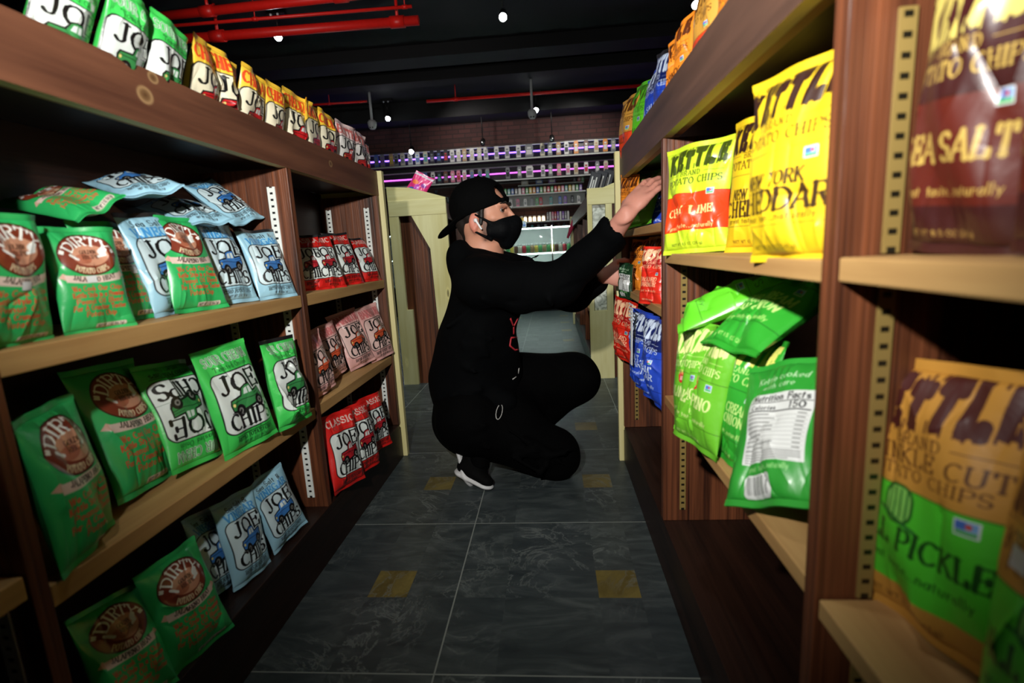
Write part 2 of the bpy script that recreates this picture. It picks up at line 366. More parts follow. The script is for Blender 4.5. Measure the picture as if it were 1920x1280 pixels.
# ------------------------------------------------------------------ lettering: a small stroke font painted into colour grids
def arc_pts(cx, cy, rx, ry, a0, a1, n=12):
    return [(cx+rx*math.cos(math.radians(a0+(a1-a0)*i/n)), cy+ry*math.sin(math.radians(a0+(a1-a0)*i/n))) for i in range(n+1)]
RAW = {
'A': '7.4;0,0 3.7,10 7.4,0;1.5,3.4 6,3.4;s0,0;s7.4,0', 'B': '6.6;1,0 1,10;1,10 4,10;e4,7.6,2.4,2.4,90,-90;1,5.2 4,5.2;e4,2.6,2.8,2.6,90,-90;4,0 1,0;s1,0;s1,10',
'C': '7;e4,5,3.6,5,50,310', 'D': '7.2;1,0 1,10;1,10 3.4,10;e3.4,5,3.8,5,90,-90;3.4,0 1,0;s1,0;s1,10', 'E': '6.4;1,0 1,10;1,10 6,10;1,5.2 4.6,5.2;1,0 6.2,0;6,10 6,8.2;6.2,0 6.2,2;4.6,6 4.6,4.4',
'F': '6;1,0 1,10;1,10 6,10;1,5.2 4.6,5.2;6,10 6,8.2;4.6,6 4.6,4.4;s1,0', 'G': '7.4;e4,5,3.6,5,50,350;4.6,4.2 7.8,4.2;7.2,4.2 7.2,.6', 'H': '7.4;1,0 1,10;6.4,0 6.4,10;1,5 6.4,5;s1,0;s1,10;s6.4,0;s6.4,10',
'I': '3;1.5,0 1.5,10;s1.5,0;s1.5,10', 'J': '5.4;4,10 4,2.4;e2.2,2.4,1.8,2.4,0,-150;s4,10', 'K': '7.2;1,0 1,10;6.2,10 1.4,4.4;2.6,5.8 6.6,0;s1,0;s1,10;s6.2,10;s6.6,0', 'L': '6;1,0 1,10;1,0 5.8,0;5.8,0 5.8,2;s1,10',
'M': '9;1,0 1,10;1,10 4.5,2;4.5,2 8,10;8,10 8,0;s1,0;s8,0;s1,10;s8,10', 'N': '7.4;1,0 1,10;1,10 6.4,0;6.4,0 6.4,10;s1,0;s1,10;s6.4,10', 'O': '7.6;e3.8,5,3.4,5,0,360', 'P': '6.6;1,0 1,10;1,10 4,10;e4,7.3,2.6,2.7,90,-90;1,4.6 4,4.6;s1,0;s1,10',
'Q': '7.6;e3.8,5,3.4,5,0,360;4.4,2.4 7.2,-1', 'R': '7;1,0 1,10;1,10 4,10;e4,7.5,2.4,2.5,90,-90;1,5 4,5;3.8,5 6.6,0;s1,0;s1,10;s6.6,0', 'S': '6;e3,7.5,2.4,2.5,30,270;e3,2.5,2.5,2.5,90,-150', 'T': '7;3.5,0 3.5,10;.4,10 6.6,10;.4,10 .4,8;6.6,10 6.6,8;s3.5,0',
'U': '7.4;1,10 1,3;e3.7,3,2.7,3,180,360;6.4,3 6.4,10;s1,10;s6.4,10', 'V': '7.2;.2,10 3.6,0;3.6,0 7,10;s.2,10;s7,10', 'W': '10;.2,10 2.8,0;2.8,0 5,10;5,10 7.2,0;7.2,0 9.8,10;s.2,10;s9.8,10', 'X': '7;.4,10 6.6,0;.4,0 6.6,10;s.4,0;s6.6,0;s.4,10;s6.6,10',
'Y': '7;.2,10 3.5,5;6.8,10 3.5,5;3.5,5 3.5,0;s3.5,0;s.2,10;s6.8,10', 'Z': '6.4;.6,10 6,10;6,10 .6,0;.6,0 6,0', '0': '6;e3,5,2.5,5,0,360', '1': '4;2,0 2,10;2,10 .6,8.4;s2,0', '2': '6;e3,7.4,2.4,2.6,160,-30;5,6 .6,0;.6,0 5.6,0', '3': '6;e3,7.4,2.2,2.4,150,-90;e3,2.6,2.4,2.5,90,-150',
'4': '6;4.4,0 4.4,10;4.4,10 .4,3.4;.4,3.4 6,3.4', '5': '6;5,10 1,10;1,10 1,5.6;e3,3.1,2.5,3.1,130,-150', '6': '6;e3,3,2.4,3,0,360;.6,3 4.4,10', '7': '6;.6,10 5.4,10;5.4,10 2,0', '8': '6;e3,7.6,2,2.4,0,360;e3,2.6,2.4,2.6,0,360', '9': '6;e3,7,2.4,3,0,360;5.4,7 2,0',
'a': '5;e2.4,2.8,2,2.7,0,360;4.4,5.6 4.4,0', 'b': '5.4;.8,0 .8,10;e2.8,2.9,2,2.8,0,360', 'c': '4.6;e2.6,2.9,2.1,2.8,50,310', 'd': '5.4;4.6,0 4.6,10;e2.6,2.9,2,2.8,0,360', 'e': '4.8;.5,3.1 4.5,3.1;e2.5,2.9,2.1,2.8,0,310', 'f': '3.6;1.6,0 1.6,8;e3,8,1.4,2,180,60;.2,5.8 3.2,5.8',
'g': '5.2;e2.5,2.9,2,2.7,0,360;4.5,5.8 4.5,-1;e2.5,-1,2,1.8,0,-150', 'h': '5.4;.8,0 .8,10;e2.7,3.4,1.9,2.4,180,0;4.6,3.4 4.6,0', 'i': '2;1,0 1,5.8;1,8 1,8.4', 'k': '5;.8,0 .8,10;4.4,5.8 1,2.6;2,3.4 4.6,0', 'l': '2;1,0 1,10', 'm': '8;.8,0 .8,5.8;e2.3,3.8,1.5,2,180,0;3.8,3.8 3.8,0;e5.4,3.8,1.6,2,180,0;7,3.8 7,0',
'n': '5.4;.8,0 .8,5.8;e2.7,3.4,1.9,2.4,180,0;4.6,3.4 4.6,0', 'o': '5.2;e2.6,2.9,2.2,2.8,0,360', 'p': '5.4;.8,-3 .8,5.8;e2.8,2.9,2,2.8,0,360', 'r': '3.8;.8,0 .8,5.8;e2.6,3.6,1.8,2.1,180,50', 's': '4.2;e2.1,4.2,1.5,1.5,40,270;e2.1,1.4,1.6,1.4,90,-140', 't': '3.6;1.5,0 1.5,8;.2,5.8 3.2,5.8',
'u': '5.4;.8,5.8 .8,2.4;e2.7,2.4,1.9,2.4,180,360;4.6,5.8 4.6,0', 'v': '5;.3,5.8 2.5,0;2.5,0 4.7,5.8', 'y': '5;.3,5.8 2.6,.4;4.7,5.8 1.6,-3', 'z': '4.6;.5,5.8 4.2,5.8;4.2,5.8 .5,0;.5,0 4.2,0', 'w': '7;.3,5.8 2,0;2,0 3.5,5.8;3.5,5.8 5,0;5,0 6.7,5.8',
'.': '2;1,0 1,.4', "'": '2;1,10 1,8', '"': '3.4;1,10 1,7.4;2.4,10 2.4,7.4', '&': '7;e3,7.6,1.8,2.4,0,360;2,5.6 6.6,0;e3,2.6,2.5,2.7,110,300;5,1 6.6,4.2', '~': '7.4;1,12 3,13.2;3,13.2 4.6,12;4.6,12 6.4,13.2', '(': '2.6;e3,5,2,6,110,250', ')': '2.6;e-.4,5,2,6,70,-70', '-': '4;.6,4.6 3.4,4.6', '%': '6;.6,0 5.4,10;.8,9 1.6,8;4.4,2 5.2,1', ',': '2;1,.4 .6,-1.6'}
GL = {}
for ch, sp in RAW.items():
    parts = sp.split(';'); w = float(parts[0]); S = []
    for q in parts[1:]:
        if q[0] == 'e':
            v = [float(x) for x in q[1:].split(',')]; S.append((0, arc_pts(*v)))
        elif q[0] == 's':
            x, y = [float(v) for v in q[1:].split(',')]; S.append((1, [(x-1.25, y), (x+1.25, y)]))
        else: S.append((0, [tuple(float(v) for v in a.split(',')) for a in q.split()]))
    GL[ch] = (w, S)
class Art:
    """a print of width 1 and height A in n points per unit; row 0 is the bottom"""
    def __init__(s, n, A, base):
        s.n, s.A = n, A; s.w, s.h = n, int(n*A); s.im = np.empty((s.h, s.w, 3), np.float32); s.im[:] = np.array(base)/255.
    def blend(s, x0, x1, y0, y1, sdf, col, alpha=1):
        n = s.n; i0, i1 = max(0, int(x0*n)-2), min(s.w, int(x1*n)+3); j0, j1 = max(0, int(y0*n)-2), min(s.h, int(y1*n)+3)
        if i1 <= i0 or j1 <= j0: return
        X, Y = np.meshgrid((np.arange(i0, i1)+.5)/n, (np.arange(j0, j1)+.5)/n)
        a = np.clip(.5-sdf(X, Y)*n, 0, 1)*alpha
        s.im[j0:j1, i0:i1] += a[..., None]*(np.array(col)/255.-s.im[j0:j1, i0:i1])
    def ell(s, cx, cy, rx, ry, col, rot=0, alpha=1):
        c, q = math.cos(rot), math.sin(rot); m = max(rx, ry)
        def f(X, Y):
            dx, dy = X-cx, Y-cy; u = (dx*c+dy*q)/rx; v = (-dx*q+dy*c)/ry
            return (np.sqrt(u*u+v*v)-1)*min(rx, ry)
        s.blend(cx-m, cx+m, cy-m, cy+m, f, col, alpha)
    def rrect(s, x0, x1, y0, y1, r, col, alpha=1):
        cx, cy, hx, hy = (x0+x1)/2, (y0+y1)/2, (x1-x0)/2-r, (y1-y0)/2-r
        def f(X, Y):
            dx = np.abs(X-cx)-hx; dy = np.abs(Y-cy)-hy
            return np.hypot(np.maximum(dx, 0), np.maximum(dy, 0))+np.minimum(np.maximum(dx, dy), 0)-r
        s.blend(x0, x1, y0, y1, f, col, alpha)
    def poly(s, P, col):
        P = np.array(P, float)
        def f(X, Y):
            d = np.full(X.shape, 1e9); sg = np.ones(X.shape)
            for i in range(len(P)):
                a, b = P[i], P[i-1]; e = b-a; wx, wy = X-a[0], Y-a[1]
                t = np.clip((wx*e[0]+wy*e[1])/(e@e), 0, 1); d = np.minimum(d, (wx-e[0]*t)**2+(wy-e[1]*t)**2)
                c1 = Y >= a[1]; c2 = Y < b[1]; c3 = e[0]*wy > e[1]*wx
                fl = (c1 & c2 & c3) | (~c1 & ~c2 & ~c3); sg = np.where(fl, -sg, sg)
            return sg*np.sqrt(d)
        s.blend(P[:, 0].min(), P[:, 0].max(), P[:, 1].min(), P[:, 1].max(), f, col)
    def line(s, pts, w, col, alpha=1):
        P = np.array(pts, float); W = np.broadcast_to(np.asarray(w, float), (len(P)-1,)); m = W.max()
        def f(X, Y):
            d = np.full(X.shape, 1e9)
            for i in range(len(P)-1):
                a = P[i]; e = P[i+1]-a; L = e@e+1e-12
                t = np.clip(((X-a[0])*e[0]+(Y-a[1])*e[1])/L, 0, 1)
                d = np.minimum(d, np.hypot(X-a[0]-e[0]*t, Y-a[1]-e[1]*t)-W[i]/2)
            return d
        s.blend(P[:, 0].min()-m, P[:, 0].max()+m, P[:, 1].min()-m, P[:, 1].max()+m, f, col, alpha)
    def twidth(s, txt, size, wx, sp): return sum((4 if c == ' ' else GL[c][0])+sp for c in txt)*size/10*wx
    def text(s, txt, cx, y, size, col, wx=1.0, thick=.16, thin=.07, sp=1.6, slant=0, fit=None, arc=None, rot=0, serif=True, align='c', jag=0, alpha=1):
        """arc = (xc, yc, radius, up): letters along a circle"""
        if fit: wx = wx*fit/s.twidth(txt, size, wx, sp)
        W = s.twidth(txt, size, wx, sp)-sp*size/10*wx
        x = -W/2 if align == 'c' else 0; mn = .75/s.n
        cr, sr = math.cos(rot), math.sin(rot)
        for ci, c in enumerate(txt):
            if c == ' ': x += (4+sp)*size/10*wx; continue
            gw, S = GL[c]; k = size/10; jy = jag*((ci*7) % 5-2)*size/10
            for isser, pts in S:
                if isser and not serif: continue
                Q = []
                for px, py in pts:
                    lx, ly = x+px*k*wx+slant*py*k, py*k+jy
                    if arc:
                        xc, yc, R, up = arc
                        a = lx/R; r = R+ly if up else R-ly
                        if up: Q.append((xc+math.sin(a)*r, yc+math.cos(a)*r))
                        else: Q.append((xc+math.sin(a)*r, yc-math.cos(a)*r))
                    else: Q.append((cx+lx*cr-ly*sr, y+lx*sr+ly*cr))
                Ws = []
                for a, b in zip(pts, pts[1:]):
                    dx, dy = b[0]-a[0], b[1]-a[1]; L = math.hypot(dx, dy)+1e-9
                    f = abs(dy)/L
                    if not isser and abs(dx) > .2*L and dx*dy > 0: f *= .45
                    Ws.append(max(mn, size*(thin+(thick-thin)*f)))
                s.line(Q, Ws, col, alpha)
            x += (gw+sp)*k*wx
    def lin(s):
        c = np.clip(s.im, 0, 1); return np.where(c <= .04045, c/12.92, ((c+.055)/1.055)**2.4)
BLK = (14, 14, 16)
def truck(a, cx, cy, w, col, dark):
    """small old pickup three quarter view, nose to the left"""
    T = lambda P: [(cx+x*w, cy+y*w) for x, y in P]
    a.poly(T([(-.52, -.20), (-.55, .0), (-.50, .12), (-.18, .18), (-.12, .36), (.02, .42), (.20, .42), (.24, .22), (.52, .26), (.54, .0), (.50, -.12), (-.2, -.26)]), BLK)
    a.poly(T([(-.49, -.15), (-.51, .0), (-.47, .09), (-.15, .14), (-.09, .33), (.02, .385), (.18, .385), (.21, .17), (.49, .22), (.50, .02), (.46, -.07), (-.2, -.2)]), col)
    a.poly(T([(-.08, .17), (-.04, .31), (.05, .34), (.05, .17)]), (205, 215, 210)); a.poly(T([(.08, .17), (.08, .34), (.16, .34), (.18, .17)]), (205, 215, 210))
    a.line(T([(-.49, .02), (-.15, .06), (.22, .04), (.49, .1)]), .02*w, dark); a.line(T([(.22, .12), (.49, .16)]), .015*w, dark)
    for x, y in ((-.26, -.20), (.34, -.10)):
        a.ell(cx+x*w, cy+y*w, .145*w, .16*w, BLK); a.ell(cx+x*w, cy+y*w, .07*w, .08*w, (120, 120, 115)); a.ell(cx+x*w, cy+y*w, .03*w, .035*w, BLK)
    a.ell(cx-.45*w, cy-.02*w, .035*w, .045*w, (220, 200, 120)); a.line(T([(-.56, -.2), (-.2, -.30)]), .03*w, (90, 90, 90))
    a.line(T([(.5, -.15), (.9, -.13)]), .01*w, dark, .5)
def art_joe(n, base, tcol, tdark, head, hcol, sub='', scol=BLK, panel=(214, 222, 218), hstyle=0, foot=None):
    a = Art(n, 1.49, base)
    a.rrect(.07, .965, .27, 1.12, .13, BLK); a.rrect(.085, .95, .285, 1.105, .12, panel)
    
    a.text('JOE', .52, .825, .24, BLK, thick=.21, thin=.085, fit=.74, sp=1.0)
    truck(a, .53, .665, .54, tcol, tdark)
    a.text('CHIPS', .53, .325, .21, BLK, thick=.21, thin=.085, fit=.76, sp=.9)
    a.line([(.2, .235), (.88, .235)], .008, BLK); a.text('RETRO POTATO CHIPS', .54, .165, .05, BLK, thick=.2, thin=.1, fit=.66)
    a.text('NET WT 2 OZ (56.7g)', .54, .10, .03, foot or BLK, thick=.12, thin=.1, fit=.4, serif=False)
    if hstyle == 0:
        a.text(head, .5, 1.25, .12, (225, 235, 225), thick=.24, thin=.14, fit=.80); a.text(head, .5, 1.25, .12, hcol, thick=.10, thin=.06, fit=.80)
        if sub: a.text(sub, .52, 1.15, .065, scol, thick=.14, thin=.09, fit=.62, serif=False)
    elif hstyle == 1:
        a.text(sub, .5, 1.28, .085, BLK, thick=.17, thin=.08, fit=.60); a.text(head, .5, 1.13, .12, hcol, thick=.26, thin=.13, fit=.76)
    else:
        a.text(head, .5, 1.18, .18, hcol, thick=.24, thin=.12, fit=.84, slant=.05)
    return a
GRN = (62, 196, 84)
def art_dirty(n):
    a = Art(n, 1.48, (44, 172, 92)); cx, cy = .5, 1.08
    a.ell(cx, cy, .37, .29, (50, 22, 14)); a.ell(cx, cy, .355, .275, (122, 50, 30)); a.ell(cx+.02, cy-.01, .22, .15, (196, 140, 112)); a.ell(cx-.08, cy-.06, .1, .07, (170, 100, 74))
    a.ell(cx+.17, cy+.03, .05, .045, (228, 230, 226)); a.ell(cx+.20, cy+.06, .035, .03, (228, 230, 226)); a.line([(cx+.12, cy-.03), (cx+.2, cy-.01)], .035, (228, 230, 226)); a.line([(cx-.22, cy+.0), (cx-.15, cy-.06)], .035, (220, 220, 215))
    a.text('"DIRTY"', 0, 0, .125, (236, 238, 232), arc=(cx, cy-.10, .235, True), fit=.60, thick=.21, thin=.1, sp=1.4)
    a.text('GOLDEN', cx, cy+.01, .05, (70, 36, 24), thick=.2, fit=.2); a.text('RECIPE', cx+.01, cy-.06, .05, (70, 36, 24), thick=.2, fit=.2)
    a.text('POTATO CHIPS', 0, 0, .07, (214, 196, 160), arc=(cx, cy+.16, .42, False), fit=.46, thick=.2, thin=.09)
    a.poly([(.06, .78), (.17, .72), (.17, .80), (.12, .84)], (214, 170, 150)); a.poly([(.94, .78), (.83, .72), (.83, .80), (.88, .84)], (214, 170, 150))
    P = [(x, .735-.05*math.cos((x-.5)*3.2)) for x in np.linspace(.13, .87, 9)]; Q = [(x, .835-.05*math.cos((x-.5)*3.2)) for x in np.linspace(.87, .13, 9)]
    a.poly(P+Q, (222, 196, 184)); a.text('JALAPENO HEAT', 0, 0, .06, (40, 26, 22), arc=(.5, 1.60, .895, False), fit=.58, thick=.2, thin=.1)
    for i, t in enumerate(('We Cook Our Chips', 'Kettle Style in a Premium', 'Peanut Oil Blend', 'For A Crunchier Tastier', 'Potato Chip')):
        a.text(t, .52, .585-.088*i, .066, (212, 74, 48), thick=.20, thin=.14, fit=min(.74, .042*len(t)), serif=False)
    a.rrect(.42, .86, .065, .125, .02, (208, 196, 184)); a.text('NET WT 2 OZ (56.7g)', .64, .078, .032, BLK, thick=.16, thin=.1, fit=.38, serif=False)
    return a
def badge(a, x, y, s):
    a.rrect(x-s, x+s, y-s*.8, y+s*.8, .005, (220, 226, 230)); a.rrect(x-s*.85, x, y-s*.2, y+s*.65, .002, (70, 110, 190)); a.rrect(x, x+s*.85, y-s*.2, y+s*.65, .002, (120, 170, 220))
    a.rrect(x-s*.85, x+s*.85, y-s*.65, y-s*.25, .002, (70, 170, 90)); a.ell(x+s*.2, y+s*.2, s*.25, s*.25, (200, 70, 50))
def art_kettle(n, base, txt, title, tcol=None, band=None, top=None, crinkle=False, icon=None, logo=None):
    a = Art(n, 1.5, base); tcol = tcol or txt; lg = logo or txt
    if top: a.rrect(-.1, 1.1, .98, 1.6, .001, top)
    if band: a.rrect(-.1, 1.1, band[1], band[2], .001, band[0]); a.line([(0, band[2]), (1, band[2])], .008, tuple(int(v*.55) for v in band[0]))
    else:
        a.line([(0, .86), (1, .86)], .006, tuple(int(v*.5) for v in base)); a.line([(0, .30), (1, .30)], .006, tuple(int(v*.5) for v in base))
    for i, c in enumerate('KETTLE'):   # hand cut wood-block letters rising to the right
        x = .14+i*.147; hgt = .235+.02*math.sin(i*2.1); y = 1.13+.012*i+.012*math.sin(i*3)
        a.text(c, x, y, hgt, lg, wx=.56, thick=.27, thin=.15, sp=0, slant=.10)
        for k in range(4): a.line([(x-.06+.03*k, y+hgt*1.0), (x-.05+.03*k, y+hgt+.03+.012*((k+i) % 3))], .014, lg)
        for k in range(3): a.line([(x-.05+.04*k, y+.02), (x-.055+.04*k, y-.03-.01*((k+i) % 2))], .012, lg)
    a.text('BRAND', .48, 1.045, .06, txt, thick=.17, thin=.09, fit=.30, sp=3)
    a.line([(.06, 1.075), (.28, 1.075)], .005, txt); a.line([(.68, 1.075), (.92, 1.075)], .005, txt)
    if crinkle: a.text('KRINKLE CUT', .5, .94, .085, txt, thick=.18, thin=.08, fit=.84); a.text('POTATO CHIPS', .5, .86, .06, txt, thick=.17, thin=.08, fit=.74)
    else: a.text('POTATO CHIPS', .5, .93, .085, txt, thick=.18, thin=.08, fit=.84)
    badge(a, .80, .74 if crinkle else .79, .05)
    if icon == 'bowl':
        a.ell(.46, .80, .10, .05, (200, 40, 40)); a.ell(.46, .76, .085, .055, (190, 34, 36)); a.text('HOT', .46, .745, .05, (240, 220, 200), thick=.2, fit=.1)
        for k in range(6): a.line([(.38+.03*k, .82), (.36+.035*k, .88)], .012, (230, 190, 120))
    if icon == 'pickle':
        a.rrect(.30, .50, .60, .82, .08, (30, 90, 24)); a.rrect(.315, .485, .615, .805, .07, (130, 200, 90))
        for k in range(4): a.line([(.34+.04*k, .64), (.34+.04*k, .79)], .012, (40, 110, 40))
        a.line([(.26, .66), (.52, .59)], .02, (40, 110, 40))
    y = (.70 if not icon and not band else .66)-title[0][1] if len(title) > 1 else .52
    if icon == 'pickle': y = .46
    for q_, (t, sz, f) in enumerate(title):
        if q_: y -= sz+.03
        a.text(t, .47, y, sz, tcol, thick=.22, thin=.095, fit=f, slant=.12)
    a.text('great taste...naturally', .48, .335, .055, tcol, thick=.15, thin=.08, fit=.72, slant=.1)
    a.text('NET WT 8.5 OZ (241g)', .42, .11, .032, txt, thick=.14, thin=.1, fit=.5, serif=False)
    return a
def art_back(n, base):
    a = Art(n, 1.5, base); a.text('Kettle cooked', .5, 1.22, .07, (190, 220, 180), thick=.14, fit=.6, slant=.1); a.text('with care', .5, 1.13, .06, (190, 220, 180), thick=.14, fit=.4, slant=.1)
    a.rrect(.22, .92, .36, 1.06, .01, (214, 216, 214)); a.text('Nutrition Facts', .57, .975, .07, BLK, thick=.2, thin=.14, fit=.62, serif=False)
    a.line([(.24, .955), (.9, .955)], .008, BLK); a.text('Calories', .42, .875, .045, BLK, thick=.2, thin=.14, fit=.28, serif=False); a.text('150', .78, .875, .065, BLK, thick=.2, thin=.14, fit=.16, serif=False)
    a.line([(.24, .855), (.9, .855)], .012, BLK)
    rng = random.Random(3)
    for k in range(9):
        yy = .82-.042*k; a.line([(.25, yy), (.25+rng.uniform(.2, .42), yy)], .009, (70, 70, 70)); a.line([(.82, yy), (.88, yy)], .009, (70, 70, 70)); a.line([(.24, yy-.021), (.9, yy-.021)], .004, (150, 150, 150))
    for k in range(4): a.line([(.25, .445-.022*k), (.89-.1*(k == 3), .445-.022*k)], .007, (90, 90, 90))
    a.rrect(.25, .62, .07, .26, .04, (214, 216, 214))
    for k in range(14): a.line([(.29+.021*k, .10), (.29+.021*k, .24)], .004+.007*((k*5) % 3)/2, (60, 60, 60))
    a.text('great taste...naturally', .55, .29, .05, (150, 210, 130), thick=.14, fit=.5, slant=.1)
    return a
def art_pink(n):
    a = Art(n, 1.4, (226, 52, 124)); a.rrect(0, 1, 1.2, 1.5, .01, (214, 190, 204)); a.rrect(0, 1, -.1, .12, .01, (214, 190, 204))
    a.ell(.3, .35, .2, .16, (70, 90, 170)); a.ell(.65, .3, .16, .2, (240, 150, 60)); a.ell(.75, .8, .14, .1, (150, 60, 160)); a.ell(.3, .8, .16, .12, (240, 120, 60)); a.ell(.5, .55, .12, .2, (190, 60, 180))
    return a
KG = (46, 158, 44)
KIND = {
 'dirty': (lambda n: art_dirty(n), (44, 172, 92), 'bag_film'),
 'joe_green': (lambda n: art_joe(n, GRN, (52, 130, 70), (20, 60, 30), 'SOUR CREAM', (34, 120, 50), 'Toasted Onion', (20, 70, 30)), GRN, 'bag_film'),
 'joe_blue': (lambda n: art_joe(n, (150, 196, 216), (60, 120, 190), (20, 50, 100), 'VINEGAR', (60, 140, 200), 'Sea Salt &', hstyle=1, panel=(196, 216, 222)), (150, 196, 216), 'bag_film'),
 'joe_red': (lambda n: art_joe(n, (206, 30, 26), (176, 34, 44), (70, 10, 16), 'CLASSIC', (210, 150, 140), 'Retro', (150, 80, 70), hstyle=0), (206, 30, 26), 'bag_film'),
 'joe_pink': (lambda n: art_joe(n, (222, 168, 162), (206, 84, 50), (80, 30, 20), 'BARBECUE', (200, 110, 110), hstyle=2, panel=(226, 190, 182)), (222, 168, 162), 'bag_film'),
 'joe_yellow': (lambda n: art_joe(n, (246, 200, 62), (192, 28, 34), (80, 10, 14), 'CHEDDAR', (226, 74, 34), hstyle=2, panel=(232, 224, 196)), (246, 200, 62), 'bag_film'),
 'joe_white': (lambda n: art_joe(n, (228, 200, 198), (182, 44, 44), (80, 10, 14), 'BUTTER', (206, 96, 90), hstyle=2, panel=(226, 222, 218)), (228, 200, 198), 'bag_film'),
 'lime': (lambda n: art_kettle(n, (196, 222, 46), (60, 74, 16), [('CHILI LIME', .095, .76)], (244, 226, 150), ((240, 66, 20), .30, .80)), (196, 222, 46), 'bag_film'),
 'cheddar': (lambda n: art_kettle(n, (224, 188, 26), (58, 34, 8), [('NEW YORK', .10, .58), ('CHEDDAR', .16, .90)], logo=(44, 20, 12)), (224, 188, 26), 'bag_matte'),
 'jalapeno': (lambda n: art_kettle(n, (104, 184, 44), (214, 232, 150), [('JALAPENO', .13, .80)], icon='bowl', logo=(222, 232, 150)), (104, 184, 44), 'bag_film'),
 'onion': (lambda n: art_kettle(n, KG, (190, 224, 130), [('SOUR CREAM', .10, .80), ('AND ONION', .10, .70)], logo=(222, 216, 110)), KG, 'bag_film'),
 'back_green': (lambda n: art_back(n, (46, 150, 50)), (46, 150, 50), 'bag_film'),
 'maroon': (lambda n: art_kettle(n, (58, 20, 20), (190, 160, 80), [('SEA SALT', .14, .80)], band=((88, 28, 18), .28, .84), logo=(200, 184, 96)), (58, 20, 20), 'bag_film'),
 'pickle': (lambda n: art_kettle(n, (196, 140, 56), (92, 52, 18), [('DILL PICKLE', .12, .88)], (24, 80, 16), ((78, 200, 44), .22, .80), crinkle=True, icon='pickle', logo=(70, 24, 20)), (196, 140, 56), 'bag_matte'),
 'plain_green': (lambda n: art_kettle(n, (96, 200, 40), (60, 120, 30), [('ONION', .1, .5)]), (96, 200, 40), 'bag_film'),
 'blue': (lambda n: art_kettle(n, (36, 70, 186), (200, 214, 236), [('SEA SALT', .10, .7), ('VINEGAR', .10, .7)], top=(16, 30, 90)), (36, 70, 186), 'bag_film'),
 'orange': (lambda n: art_kettle(n, (240, 140, 40), (90, 40, 10), [('HONEY', .10, .5), ('DIJON', .10, .5)]), (240, 140, 40), 'bag_film'),
 'red': (lambda n: art_kettle(n, (214, 40, 24), (240, 190, 150), [('BACKYARD', .10, .7), ('BARBEQUE', .10, .7)], top=(170, 20, 20)), (214, 40, 24), 'bag_film'),
 'back_dark': (lambda n: art_back(n, (20, 56, 30)), (20, 56, 30), 'bag_film'),
 'dark_red': (lambda n: art_kettle(n, (60, 16, 14), (120, 90, 50), [('SALT', .1, .5)]), (60, 16, 14), 'bag_film'),
 'pink': (lambda n: art_pink(n), (226, 60, 130), 'bag_film'),
 'tan': (lambda n: art_kettle(n, (206, 150, 62), (92, 52, 18), [('SALT', .10, .4)], band=((226, 70, 34), .1, .7)), (206, 150, 62), 'bag_film'),
}
ART = {}
def get_art(kind, n):
    if (kind, n) not in ART: ART[(kind, n)] = KIND[kind][0](n)
    return ART[(kind, n)]
def grid_mesh(name, P, C, mat, flip=False):
    """P (h,w,3) points, C (h,w,3) linear colours"""
    h, w = P.shape[:2]; me = bpy.data.meshes.new(name); idx = np.arange(h*w).reshape(h, w)
    q = np.stack([idx[:-1, :-1], idx[:-1, 1:], idx[1:, 1:], idx[1:, :-1]], -1).reshape(-1, 4)
    if flip: q = q[:, ::-1]
    return raw_mesh(name, P.reshape(-1, 3), q, C.reshape(-1, 3) if C is not None else None, mat)
def raw_mesh(name, V, Q, C, mats):
    me = bpy.data.meshes.new(name); nf, k = Q.shape
    me.vertices.add(len(V)); me.vertices.foreach_set('co', np.ascontiguousarray(V, np.float32).ravel())
    me.loops.add(nf*k); me.loops.foreach_set('vertex_index', np.ascontiguousarray(Q, np.int32).ravel())
    me.polygons.add(nf); me.polygons.foreach_set('loop_start', np.arange(0, nf*k, k, dtype=np.int32))
    try: me.polygons.foreach_set('loop_total', np.full(nf, k, np.int32))
    except Exception: pass
    me.polygons.foreach_set('use_smooth', np.ones(nf, bool)); me.update(calc_edges=True)
    if C is not None:
        at = me.color_attributes.new('print', 'FLOAT_COLOR', 'POINT')
        at.data.foreach_set('color', np.concatenate([C, np.ones((len(C), 1))], 1).astype(np.float32).ravel())
    for m in (mats if isinstance(mats, (list, tuple)) else [mats]): me.materials.append(MATS[m] if isinstance(m, str) else m)
    return me
